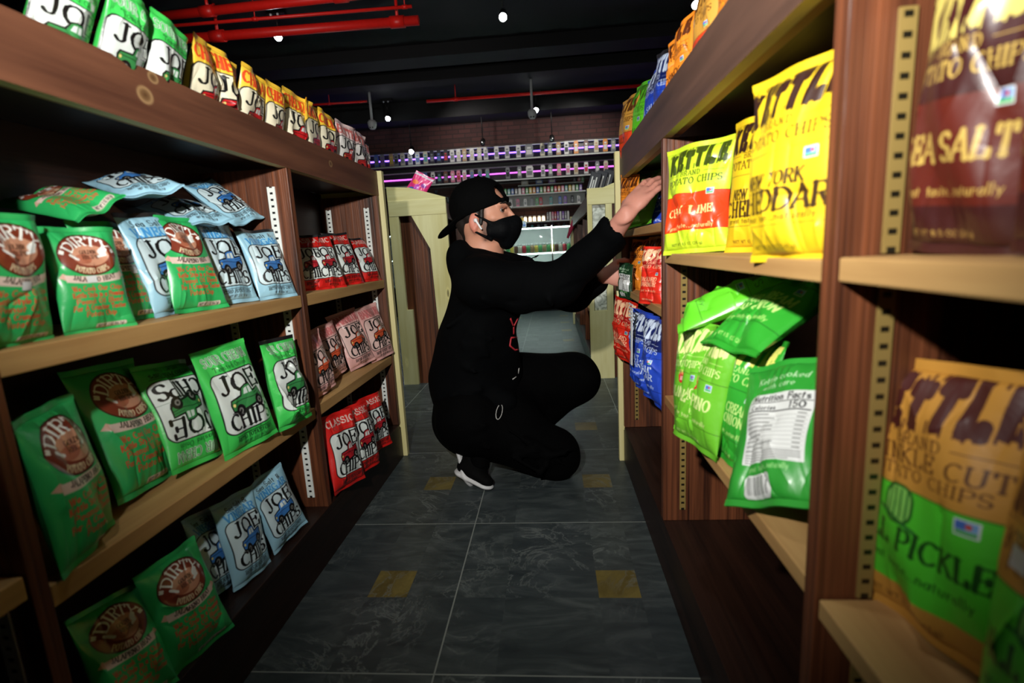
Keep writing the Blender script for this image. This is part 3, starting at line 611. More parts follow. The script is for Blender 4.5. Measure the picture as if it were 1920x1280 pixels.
def make_bag(name, kind, label, group, pose, n, seed, flip=False, D=None, sticker=None, seal=None, bend=0., crump=1., cat='chip bag', span=None):
    x, y, z, yaw, lean, roll, W, H = pose
    if flip: roll += PI
    rng = np.random.RandomState(seed); base = np.array(KIND[kind][1])/255.; base = np.where(base <= .04045, base/12.92, ((base+.055)/1.055)**2.4)
    a = get_art(kind, n); h, w = a.h, a.w
    D = D or W*.36
    u = np.linspace(-1, 1, w)[None, :]; v = np.linspace(0, 1, h)[:, None]; U = u+0*v; Vv = v+0*u
    ph = rng.uniform(0, 6.28, 12)
    top_y = lambda uu: .006*np.sin(uu*2.3+ph[0])+.004*np.sin(uu*5+ph[1])
    bot_y = lambda uu: .004*np.sin(uu*2.6+ph[2])+.003*np.sin(uu*6+ph[3])
    halfw = lambda vv, uu: W/2*(1-.085*np.sin(PI*vv)**.7+.012*np.sin(vv*9+ph[4]+uu)+.01*np.sin(vv*17+ph[5])*np.sin(PI*vv))
    vs = .042
    def mid(vv, uu): return bot_y(uu)*(1-vv)**2+top_y(uu)*vv**2+bend*H*vv**3
    def surf(U, Vv, sgn, detail=True):
        t = np.clip((Vv-vs)/(1-2*vs), 0, 1); tt = t**.88
        g = np.clip(np.sin(PI*tt), 0, 1)**.55; e = np.clip(1-np.abs(U)**2.6, 0, 1)**.62
        d = D/2*g*e
        if detail:
            r = .0; env = g*e; rr = np.random.RandomState(seed+7)
            for k in range(int(16*crump)):
                if k < 8:
                    sx, sy = (-1 if k % 2 else 1), (k//2) % 2
                    p = np.array([sx*rr.uniform(.1, .95), sy*.9+.05+rr.uniform(-.03, .03)]); q = p+np.array([-sx*rr.uniform(-.1, .45), (1-2*sy)*rr.uniform(.12, .36)])
                else:
                    p = np.array([rr.uniform(-1, 1), rr.uniform(.1, .9)]); q = p+np.array([rr.uniform(-.7, .7), rr.uniform(-.25, .25)])
                ex, ey = (q-p); ex_, ey_ = ex, ey*1.5
                L = ex_**2+ey_**2; dx, dy = U-p[0], (Vv-p[1])*1.5
                s = np.clip((dx*ex_+dy*ey_)/L, 0, 1); dist = np.hypot(dx-s*ex_, dy-s*ey_)
                amp = rr.uniform(.2, 1)*(1 if rr.rand() > .55 else -1)*.115*D
                r = r+amp*np.exp(-dist/rr.uniform(.035, .12))*(1-.5*s)
            for k in range(5):
                r = r+.022*D*np.sin(U*rr.uniform(2, 7)+Vv*rr.uniform(3, 12)+rr.uniform(0, 6))
            r = r+.02*D*np.sin(U*rr.uniform(16, 24)+3*np.sin(U*4))*(np.exp(-t*9)+np.exp(-(1-t)*8))
            d = d+r*np.clip(env*1.6, 0, 1)*crump
        X = U*halfw(Vv, U); Y = mid(Vv, U)-sgn*d; Z = Vv*H
        # corners pull in where the pillow is full
        return np.stack([X, Y, Z+0*X], -1)
    t = thing(name, label, cat, (x, y, z), group)
    t.rotation_mode = 'XYZ'
    M = Matrix.Rotation(yaw, 3, 'Z') @ Matrix.Rotation(lean, 3, 'X') @ Matrix.Rotation(roll, 3, 'Y')
    t.rotation_euler = M.to_euler(); 
    if flip: t.location = Vector((x, y, z))-(M @ Vector((0, 0, H)))
    C = a.lin()
    if span: C = C[:, np.clip((np.linspace(span[0], span[1], w)*(w-1)).astype(int), 0, w-1)]
    j0, j1 = int(round(vs*(h-1))), int(round((1-vs)*(h-1)))
    Vv[j0, :] = vs; Vv[j1, :] = 1-vs
    P = surf(U, Vv, 1)
    front = P[j0:j1+1]; fc = C[j0:j1+1]
    # back half with a quarter of the points
    hb, wb = max(12, (j1-j0)//5), max(12, w//5)
    ub = np.linspace(-1, 1, wb)[None, :]; vb = np.linspace(vs, 1-vs, hb)[:, None]
    back = surf(ub+0*vb, vb+0*ub, -1, False)
    nf = front.shape[0]*front.shape[1]
    def quads(hh, ww, off, fl):
        idx = np.arange(hh*ww).reshape(hh, ww)+off
        q = np.stack([idx[:-1, :-1], idx[:-1, 1:], idx[1:, 1:], idx[1:, :-1]], -1).reshape(-1, 4)
        return q[:, ::-1] if fl else q
    Q = np.concatenate([quads(front.shape[0], w, 0, False), quads(hb, wb, nf, True)])
    V = np.concatenate([front.reshape(-1, 3), back.reshape(-1, 3)])
    CC = np.concatenate([fc.reshape(-1, 3), np.tile(base*.8, (hb*wb, 1))])
    me = raw_mesh('body', V, Q, CC, KIND[kind][2]); o = bpy.data.objects.new('body', me); COL.objects.link(o); o.parent = t
    # crimped seals
    sc = np.array(seal if seal is not None else base)
    for nm, va, vb_, cc in (('bottom_seal', 0., vs, base), ('top_seal', 1-vs, 1., sc)):
        m = max(24, w//3); us = np.linspace(-1, 1, m)[None, :]; vv = np.linspace(va, vb_, 9)[:, None]
        Uu, VV = us+0*vv, vv+0*us
        outs = []
        for sg in (1, -1):
            X = Uu*halfw(VV, Uu); rib = .0006*np.cos((VV-va)/(vb_-va)*PI*8)
            outs.append(np.stack([X, mid(VV, Uu)-sg*(.0009+rib*.8)+rib, VV*H], -1))
        Vs = np.concatenate([q.reshape(-1, 3) for q in outs]); Qs = np.concatenate([quads(9, m, 0, False), quads(9, m, 9*m, True)])
        me = raw_mesh(nm, Vs, Qs, np.tile(cc, (len(Vs), 1)), KIND[kind][2]); o = bpy.data.objects.new(nm, me); COL.objects.link(o); o.parent = t
        if nm == 'top_seal' and seal is not None: o['label'] = 'black crimped top seal'
    if sticker:
        su, sv = sticker; uu = np.linspace(su-.13, su+.13, 8)[None, :]; vv = np.linspace(sv-.032, sv+.032, 6)[:, None]
        Pp = surf(uu+0*vv, vv+0*uu, 1); Pp[..., 1] -= .0012
        me = grid_mesh('price_sticker', Pp, np.full(Pp.shape, .62), KIND[kind][2]); o = bpy.data.objects.new('price_sticker', me); COL.objects.link(o); o.parent = t
        o['label'] = 'white price sticker'
    return t

# ------------------------------------------------------------------ bags on the shelves: position, yaw, lean, roll, width, height
POSE = {'L1': [-0.7268, 0.6284, 0.7868, 1.8133, 0.0832, -0.0121, 0.1179, 0.1777],
 'L2': [-0.7252, 0.7574, 0.7864, 1.3246, -0.0875, -0.0, 0.1099, 0.1664],
 'L3': [-0.7691, 0.8887, 0.7892, 1.5431, -0.2773, -0.0076, 0.1255, 0.1886],
 'L4': [-0.7335, 1.0114, 0.7903, 1.4019, -0.2619, 0.0196, 0.1365, 0.202],
 'LB1': [-0.7571, 0.9744, 0.7911, 1.5818, -0.1887, -0.0417, 0.1347, 0.2026],
 'LB2': [-0.7507, 1.1589, 0.7915, 1.417, -0.27, 0.0314, 0.1384, 0.2063],
 'LB3': [-0.7125, 1.2856, 0.7896, 1.2586, -0.3171, -0.0104, 0.1269, 0.1902],
 'D1': [-0.7141, 0.6556, 0.4661, 1.9128, -0.0883, -0.0159, 0.1579, 0.231],
 'D2': [-0.7752, 0.8498, 0.4725, 1.7016, -0.2855, 0.0825, 0.1669, 0.2502],
 'JU': [-0.751, 0.9567, 0.4738, 1.6122, -0.316, 0.1162, 0.1515, 0.2275],
 'JG1': [-0.6984, 1.0627, 0.4696, 1.3487, -0.2035, -0.0559, 0.1606, 0.2418],
 'JG2': [-0.6729, 1.2205, 0.4677, 1.495, -0.1674, 0.0383, 0.1528, 0.228],
 'JB0': [-0.8229, 1.1803, 0.4658, 1.3924, -0.218, -0.0115, 0.1272, 0.1898],
 'E1': [-0.7025, 0.6768, 0.1632, 1.501, -0.3542, 0.1375, 0.1301, 0.1927],
 'E2': [-0.6918, 0.8047, 0.1553, 1.3807, -0.2195, -0.0064, 0.1402, 0.2051],
 'F1': [-0.7589, 0.9707, 0.1646, 1.5973, -0.2737, 0.1707, 0.1208, 0.1845],
 'F2': [-0.7219, 1.0302, 0.1594, 1.4475, -0.2335, 0.0708, 0.1296, 0.1975],
 'F3': [-0.7106, 1.179, 0.1663, 1.2475, -0.1584, -0.183, 0.1276, 0.1906],
 'C0': [-0.7467, 1.5792, 0.7869, 1.0779, -0.3142, -0.0, 0.1252, 0.186],
 'C1': [-0.7168, 1.6345, 0.7874, 1.2187, -0.3404, -0.0, 0.1267, 0.189],
 'C2': [-0.7212, 1.8135, 0.7884, 1.3064, -0.3286, -0.0, 0.1341, 0.1995],
 'C3': [-0.711, 1.9998, 0.7886, 1.2278, -0.3937, -0.0, 0.1244, 0.1854],
 'P0': [-0.7163, 1.4849, 0.4748, 1.4981, -0.0812, -0.1607, 0.1288, 0.1927],
 'P1': [-0.7695, 1.7116, 0.4744, 1.3739, -0.1221, -0.1521, 0.1289, 0.1916],
 'P2': [-0.737, 1.871, 0.474, 1.1836, -0.2828, -0.1219, 0.1495, 0.2217],
 'P3': [-0.7028, 2.0103, 0.4729, 1.2548, -0.2349, -0.1022, 0.1511, 0.2258],
 'Q1': [-0.6729, 1.4809, 0.1623, 1.3639, -0.1551, 0.0904, 0.1626, 0.2423],
 'Q2': [-0.6604, 1.6123, 0.1601, 1.3497, -0.1826, 0.0676, 0.1555, 0.232],
 'Q3': [-0.6809, 1.8067, 0.1548, 1.2606, -0.1813, -0.0, 0.1442, 0.2144],
 'TG0': [-0.745, 0.64, 1.155, 1.7, -0.03, 0.0, 0.14, 0.21],
 'TG1': [-0.7409, 0.7608, 1.1629, 1.5678, 0.3616, 0.1314, 0.1039, 0.1645],
 'TG2': [-0.738, 0.8648, 1.1585, 1.7848, 0.3876, 0.0428, 0.1168, 0.1816],
 'TG3': [-0.7389, 0.9628, 1.1606, 1.7808, 0.3371, 0.0801, 0.1138, 0.1761],
 'TY1': [-0.7611, 1.1209, 1.1579, 1.8048, 0.2448, -0.041, 0.13, 0.1968],
 'TY2': [-0.7576, 1.2026, 1.1566, 1.6706, 0.1443, 0.0205, 0.133, 0.2024],
 'TY3': [-0.7619, 1.2851, 1.1599, 1.6147, 0.2838, 0.0752, 0.1283, 0.1939],
 'TY4': [-0.7618, 1.4022, 1.1578, 1.7137, 0.2592, 0.0395, 0.1274, 0.1926],
 'TY5': [-0.7661, 1.5426, 1.1603, 1.4503, 0.184, 0.0795, 0.1401, 0.2101],
 'TY6': [-0.7572, 1.6413, 1.157, 1.742, 0.1463, -0.0274, 0.1407, 0.2111],
 'TY7': [-0.7536, 1.7477, 1.1606, 1.503, 0.1098, 0.0773, 0.1369, 0.2056],
 'TW1': [-0.7577, 1.9087, 1.16, 1.4868, 0.126, 0.0705, 0.1399, 0.2095],
 'TW2': [-0.7515, 2.0404, 1.1576, 1.556, 0.1272, 0.0354, 0.1391, 0.2087],
 'TW3': [-0.745, 2.02, 1.155, 1.5, -0.02, 0, 0.125, 0.195],
 'TW4': [-0.745, 2.085, 1.155, 1.35, -0.03, 0.1, 0.125, 0.195],
 'KL': [0.3101, 1.1487, 0.8539, -0.8755, -0.153, -0.0394, 0.1676, 0.2332],
 'KL0': [0.345, 1.212, 0.854, -1.0, -0.02, 0, 0.12, 0.2],
 'KC0': [0.374, 0.955, 0.854, -1.12, -0.04, 0, 0.155, 0.235],
 'KC1': [0.2836, 0.6276, 0.8495, -1.3219, -0.0246, -0.0219, 0.1586, 0.2193],
 'GB': [0.2512, 0.96, 0.5107, -1.3817, -0.1808, -0.1655, 0.1408, 0.2116],
 'GC': [0.2546, 0.9274, 0.4996, -1.3374, -0.1991, -0.0, 0.1517, 0.231],
 'GD': [0.2914, 0.853, 0.5005, -1.3941, -0.2605, -0.0138, 0.1434, 0.2254],
 'GE': [0.2704, 0.6465, 0.5282, -1.3322, -0.6021, -0.4882, 0.1481, 0.2295],
 'M1': [0.335, 0.447, 0.857, -1.4, 0.05, 0.08, 0.118, 0.218],
 'M2': [0.325, 0.325, 0.857, -1.6, 0.05, 0.06, 0.13, 0.22],
 'DP1': [0.345, 0.446, 0.496, -1.38, -0.1, -0.09, 0.155, 0.265],
 'DP2': [0.322, 0.292, 0.497, -1.5, -0.15, -0.1, 0.16, 0.25],
 'LP1': [-0.753, 0.8346, 0.9877, 0.1689, -0.9837, -1.21, 0.099, 0.1636],
 'LP2': [-0.7543, 0.9581, 1.0256, 0.2237, -1.1993, -0.7888, 0.1172, 0.1842],
 'LP3': [-0.7731, 1.2977, 0.9894, 1.1391, -0.8319, -0.3392, 0.1144, 0.1751],
 'LP4': [-0.7463, 1.0977, 0.9754, 0.7674, -1.2074, -0.3888, 0.1198, 0.1862],
 'GA1': [0.262, 1.06, 0.715, -1.75, -1.15, 0.15, 0.17, 0.25],
 'GA2': [0.285, 0.86, 0.7, -1.45, -1.0, -0.1, 0.17, 0.25],
 'H1': [0.2928, 1.8357, 0.9378, -0.8128, -0.5419, -0.1092, 0.1466, 0.2258],
 'H2': [0.3602, 1.8314, 0.9388, -0.5752, -0.6661, -0.1613, 0.1251, 0.2064],
 'H3': [0.2837, 1.9258, 0.9386, -1.2239, -0.0316, 0.1134, 0.1239, 0.186],
 'I1': [0.294, 1.9026, 0.7125, -1.1779, -0.2634, -0.0, 0.1273, 0.1903],
 'I2': [0.2724, 1.439, 0.7115, -1.1459, -0.1391, -0.0, 0.109, 0.1604],
 'I3': [0.3538, 1.7524, 0.7126, -1.1993, -0.038, -0.0, 0.1268, 0.1892],
 'V1': [0.2654, 1.9074, 0.4469, -1.2451, 0.0479, 0.1488, 0.1618, 0.2416],
 'V2': [0.2645, 1.5865, 0.4333, -1.4295, -0.0355, 0.0238, 0.1626, 0.2443],
 'V3': [0.2674, 1.3772, 0.4466, -1.4427, -0.0282, 0.01, 0.1576, 0.2375],
 'U1': [0.2897, 1.9587, 1.1534, -1.4313, -0.078, -0.0, 0.1609, 0.2439],
 'U2': [0.32, 1.9212, 1.1625, -1.4895, -0.0898, 0.0852, 0.1739, 0.2627],
 'U3': [0.3193, 1.6145, 1.1676, -1.3093, -0.1302, -0.1655, 0.145, 0.2249],
 'U3b': [0.3449, 1.5685, 1.1703, -1.5327, 0.0597, 0.1886, 0.1514, 0.2266],
 'U4': [0.3118, 1.2603, 1.1692, -1.3188, -0.092, -0.2133, 0.1221, 0.1979],
 'U5': [0.3101, 1.0691, 1.1657, -1.4619, -0.0737, -0.1577, 0.1193, 0.1952],
 'U6': [0.2981, 0.8968, 1.1727, -1.4453, -0.1725, -0.3711, 0.0853, 0.1546]}
GU, GM, GLo = 'chip bags on the upper left shelf', 'chip bags on the middle left shelf', 'chip bags at the bottom of the left unit'
BS = (.012, .012, .014)
BAGS = [
 # upper left shelf, near bay
 ('L1', 'dirty', 'green bag with brown oval, leftmost on the upper left shelf at picture edge', GU, 230, dict(sticker=(-.1, .47))),
 ('L2', 'dirty', 'green bag with brown oval and white sticker, second from left on upper left shelf', GU, 230, dict(sticker=(-.1, .50))),
 ('L3', 'dirty', 'half hidden green bag with brown oval, third from left on upper left shelf', GU, 200, dict(sticker=(.1, .47))),
 ('L4', 'dirty', 'bright green bag with brown oval in front of light blue bags, upper left shelf', GU, 220, {}),
 ('LB1', 'joe_blue', 'light blue chip bag wedged between two green bags on the upper left shelf', GU, 180, dict(seal=BS)),
 ('LB2', 'joe_blue', 'light blue bag with blue truck right of the bright green bag, upper left shelf', GU, 180, dict(seal=BS)),
 ('LB3', 'joe_blue', 'light blue chip bag standing nearest the divider on the upper left shelf', GU, 180, dict(seal=BS)),
 ('LP1', 'dirty', 'green bag lying flat on top of the standing green bags, upper left shelf', GU, 150, {}),
 ('LP2', 'joe_blue', 'light blue bag lying flat at the top left of the blue pile', GU, 150, dict(seal=BS)),
 ('LP3', 'joe_blue', 'light blue bag lying tilted on the pile beside the white slotted strip', GU, 150, dict(seal=BS)),
 ('LP4', 'joe_blue', 'light blue bag lying in the middle of the blue pile under two others', GU, 150, dict(seal=BS)),
 # middle left shelf
 ('D1', 'dirty', 'green bag with dark brown oval, leftmost on the middle left shelf', GM, 230, {}),
 ('D2', 'dirty', 'green bag with brown oval and pale banner, second from left on the middle left shelf', GM, 230, {}),
 ('JU', 'joe_green', 'upside down green and white truck chip bag on the middle left shelf', GM, 200, dict(flip=True)),
 ('JG1', 'joe_green', 'large lit green and white truck chip bag in front on the middle left shelf', GM, 220, {}),
 ('JG2', 'joe_green', 'twisted green truck chip bag next to the divider on the middle left shelf', GM, 200, dict(seal=BS, crump=2.)),
 ('JB0', 'joe_blue', 'dark shaded blue bag behind the green bags of the middle left shelf', GM, 110, {}),
 # bottom of the left unit
 ('E1', 'dirty', 'green bag with brown oval at the lower left corner of the picture', GLo, 230, {}),
 ('E2', 'dirty', 'green bag with brown oval leaning beside the light blue bags, bottom of left unit', GLo, 220, {}),
 ('F1', 'joe_blue', 'light blue truck bag mostly hidden behind a green bag, bottom of left unit', GLo, 140, {}),
 ('F2', 'joe_blue', 'light blue truck bag in the middle of three, bottom of left unit', GLo, 170, {}),
 ('F3', 'joe_blue', 'light blue truck bag nearest the divider, bottom of left unit', GLo, 170, {}),
 # far bay of the left unit
 ('C0', 'joe_red', 'red truck bag half hidden behind the divider, upper shelf of the far left bay', 'red chip bags', 120, dict(seal=BS)),
 ('C1', 'joe_red', 'red truck bag, second from left on the upper shelf of far left bay', 'red chip bags', 130, dict(seal=BS)),
 ('C2', 'joe_red', 'red truck bag third from left on the upper shelf of the far left bay', 'red chip bags', 120, dict(seal=BS)),
 ('C3', 'joe_red', 'red truck bag leaning against the far end panel, upper shelf of far left bay', 'red chip bags', 110, dict(seal=BS)),
 ('P0', 'joe_pink', 'dark shaded pink truck bag next to the divider, middle shelf of far left bay', 'pink chip bags', 100, {}),
 ('P1', 'joe_pink', 'shaded pink truck bag behind, second from left on the middle shelf of far left bay', 'pink chip bags', 100, {}),
 ('P2', 'joe_pink', 'pale pink truck bag in front, middle shelf of far left bay', 'pink chip bags', 130, {}),
 ('P3', 'joe_pink', 'pale pink truck bag nearest the end panel, middle shelf of far left bay', 'pink chip bags', 120, {}),
 ('Q1', 'joe_red', 'red truck bag nearest the divider at the bottom of far left bay', 'red chip bags at the bottom', 140, {}),
 ('Q2', 'joe_red', 'red truck bag in the middle of three at the bottom of far left bay', 'red chip bags at the bottom', 120, {}),
 ('Q3', 'joe_red', 'red truck bag nearest the pine post at the bottom of far left bay', 'red chip bags at the bottom', 120, {}),
 # on top of the left unit
 ('TG0', 'joe_green', 'green bag cut off by the top left picture corner on the left unit', 'chip bags on top of the left unit', 140, dict(span=(.07, .95))),
 ('TG1', 'joe_green', 'large green and white bag with price sticker, leftmost whole one on top of left unit', 'chip bags on top of the left unit', 220, dict(span=(.07, .95), sticker=(.55, .80))),
 ('TG2', 'joe_green', 'green truck bag between two other green ones on top of the left unit', 'chip bags on top of the left unit', 180, dict(span=(.07, .95))),
 ('TG3', 'joe_green', 'green and white truck bag next to the first yellow bag on top of left unit', 'chip bags on top of the left unit', 160, dict(span=(.07, .95))),
 ('TY1', 'joe_yellow', 'yellow truck bag next to the last green bag on top of the left unit', 'yellow chip bags on top of the left unit', 120, dict(span=(.07, .95))),
 ('TY2', 'joe_yellow', 'yellow crumpled truck bag, second yellow one from the left on the left unit', 'yellow chip bags on top of the left unit', 120, dict(span=(.07, .95), crump=1.8)),
 ('TY3', 'joe_yellow', 'yellow truck bag with large CHEDDAR lettering facing out, third yellow from the left', 'yellow chip bags on top of the left unit', 130, dict(span=(.07, .95))),
 ('TY4', 'joe_yellow', 'shaded yellow truck bag pushed back, fourth yellow from the left', 'yellow chip bags on top of the left unit', 100, dict(span=(.07, .95))),
 ('TY5', 'joe_yellow', 'bright yellow truck bag with pointed top corner, fifth yellow from the left', 'yellow chip bags on top of the left unit', 110, dict(span=(.07, .95), crump=1.6)),
 ('TY6', 'joe_yellow', 'narrow shaded yellow truck bag, sixth yellow from the left on the left unit', 'yellow chip bags on top of the left unit', 90, dict(span=(.07, .95))),
 ('TY7', 'joe_yellow', 'last yellow truck bag, next to the pale pink bags on top of the left unit', 'yellow chip bags on top of the left unit', 100, dict(span=(.07, .95))),
 ('TW1', 'joe_white', 'pale pink and white truck bag next to the last yellow bag', 'pale chip bags on top of the left unit', 90, dict(span=(.07, .95))),
 ('TW2', 'joe_white', 'pale pink truck bag, second of four at the far end on top', 'pale chip bags on top of the left unit', 80, dict(span=(.07, .95))),
 ('TW3', 'joe_white', 'pale pink truck bag, third of four at the far end on top', 'pale chip bags on top of the left unit', 80, dict(span=(.07, .95))),
 ('TW4', 'joe_white', 'pale pink truck bag at the very far end on top of left unit', 'pale chip bags on top of the left unit', 80, dict(span=(.07, .95), seal=BS)),
 # right unit, middle bay
 ('KL', 'lime', 'lime green chip bag with orange red band in front, upper shelf of the right unit', 'chip bags on the upper right shelf', 260, dict(bend=-.03, crump=1.4)),
 ('KL0', 'lime', 'lime and orange chip bag peeking out behind the front one beside the divider', 'chip bags on the upper right shelf', 160, {}),
 ('KC0', 'cheddar', 'yellow chip bag standing between the lime bag and the front yellow bag', 'chip bags on the upper right shelf', 220, {}),
 ('KC1', 'cheddar', 'large yellow cheddar chip bag in front, upper shelf of the right unit', 'chip bags on the upper right shelf', 330, dict(span=(.10, .98))),
 ('GB', 'jalapeno', 'light green chip bag leftmost beside the divider, lower right shelf', 'chip bags on the lower right shelf', 200, {}),
 ('GC', 'jalapeno', 'light green chip bag with red bowl picture, lower right shelf', 'chip bags on the lower right shelf', 240, {}),
 ('GD', 'onion', 'dark green sour cream and onion chip bag, lower right shelf', 'chip bags on the lower right shelf', 240, dict(crump=1.3)),
 ('GE', 'back_green', 'green chip bag turned to its white nutrition panel, lower right shelf', 'chip bags on the lower right shelf', 300, dict(crump=1.3)),
 ('GA1', 'plain_green', 'bright green crumpled bag lying on top of the light green bags', 'chip bags on the lower right shelf', 160, dict(crump=2.)),
 ('GA2', 'onion', 'dark green bag lying on top of the pile close under the shelf', 'chip bags on the lower right shelf', 160, dict(crump=1.6)),
 # right unit, near bay
 ('M1', 'maroon', 'maroon sea salt chip bag beside the near divider, upper right shelf', 'maroon chip bags', 330, dict(span=(.06, 1.))),
 ('M2', 'maroon', 'maroon chip bag cut off by the right picture edge, upper right shelf', 'maroon chip bags', 260, dict(crump=1.3)),
 ('DP1', 'pickle', 'tan and green dill pickle chip bag beside the near divider, lower right shelf', 'tan and green chip bags', 330, dict(span=(.16, .98))),
 ('DP2', 'pickle', 'tan and green chip bag with white sticker at the lower right picture edge', 'tan and green chip bags', 330, dict(sticker=(-.55, .62))),
 # right unit, far bay
 ('H1', 'jalapeno', 'green chip bag under the raised hand, top shelf of the far right bay', 'chip bags in the far right bay', 130, {}),
 ('H2', 'blue', 'blue chip bag beside the divider, top shelf of far right bay', 'chip bags in the far right bay', 110, {}),
 ('H3', 'orange', 'orange chip bag behind the raised wrist, top shelf of far right bay', 'chip bags in the far right bay', 110, {}),
 ('I1', 'orange', 'orange crumpled chip bag near the lower hand, middle shelf of far right bay', 'chip bags in the far right bay', 130, dict(crump=2.)),
 ('I2', 'red', 'red chip bag beside the divider, middle shelf of the far right bay', 'chip bags in the far right bay', 120, dict(crump=1.6)),
 ('I3', 'tan', 'tan chip bag behind the red one, middle shelf of far right bay', 'chip bags in the far right bay', 90, {}),
 ('V1', 'red', 'red chip bag hanging below the shelf beside the pine post', 'chip bags hanging in front of the far right bay', 140, dict(crump=1.5)),
 ('V2', 'blue', 'blue chip bag hanging between the red bag and another blue bag', 'chip bags hanging in front of the far right bay', 140, dict(crump=1.5)),
 ('V3', 'blue', 'blue chip bag hanging lowest beside the divider', 'chip bags hanging in front of the far right bay', 140, dict(crump=1.5)),
 # on top of the right unit
 ('U1', 'tan', 'tan and red chip bag at the far end on top of the right unit', 'chip bags on top of the right unit', 100, {}),
 ('U2', 'plain_green', 'bright green chip bag on top of the right unit', 'chip bags on top of the right unit', 100, {}),
 ('U3', 'blue', 'blue chip bag leaning next to the green one on top of the right unit', 'chip bags on top of the right unit', 120, {}),
 ('U3b', 'blue', 'dark blue bag set back behind the orange bag on top of right unit', 'chip bags on top of the right unit', 80, dict(seal=BS)),
 ('U4', 'orange', 'pale orange chip bag on top of the right unit', 'chip bags on top of the right unit', 130, dict(crump=1.5)),
 ('U5', 'tan', 'tall tan chip bag near the top picture edge on the right unit', 'chip bags on top of the right unit', 130, {}),
 ('U6', 'orange', 'orange chip bag nearest the camera on top of right unit', 'chip bags on top of the right unit', 120, {}),
 ('A1', 'maroon', 'dark red chip bag at the lower left picture edge, nearest left bay', 'chip bags in the nearest left bay', 120, {}),
]
POSE['A1'] = [-.74, .47, .503, 1.55, -.15, 0, .135, .20]
for i, (key, kind, label, group, n, kw) in enumerate(BAGS):
    make_bag('chip_bag', kind, label, group, POSE[key], n, 100+i*17, **kw)
# white hang strip with fork shaped clips that carries the blue bags
bm = bmesh.new(); add_box(bm, -.008, .008, -.0015, .0015, 0, .17, .0008)
for k in range(5): add_box(bm, -.022+.0*k, .022, -.003, -.0012, .135+.012*k, .1405+.012*k, .0005)
o = obj('clip_strip', bm, plain('strip_white', (.62, .64, .66), .4), None, (0, 0, 0)); o.location = (.232, 1.53, .52); o.rotation_euler = (.0, .06, -PI/2+.1)
tag(o, 'white notched plastic hang strip in front of the blue bags', 'hang strip')

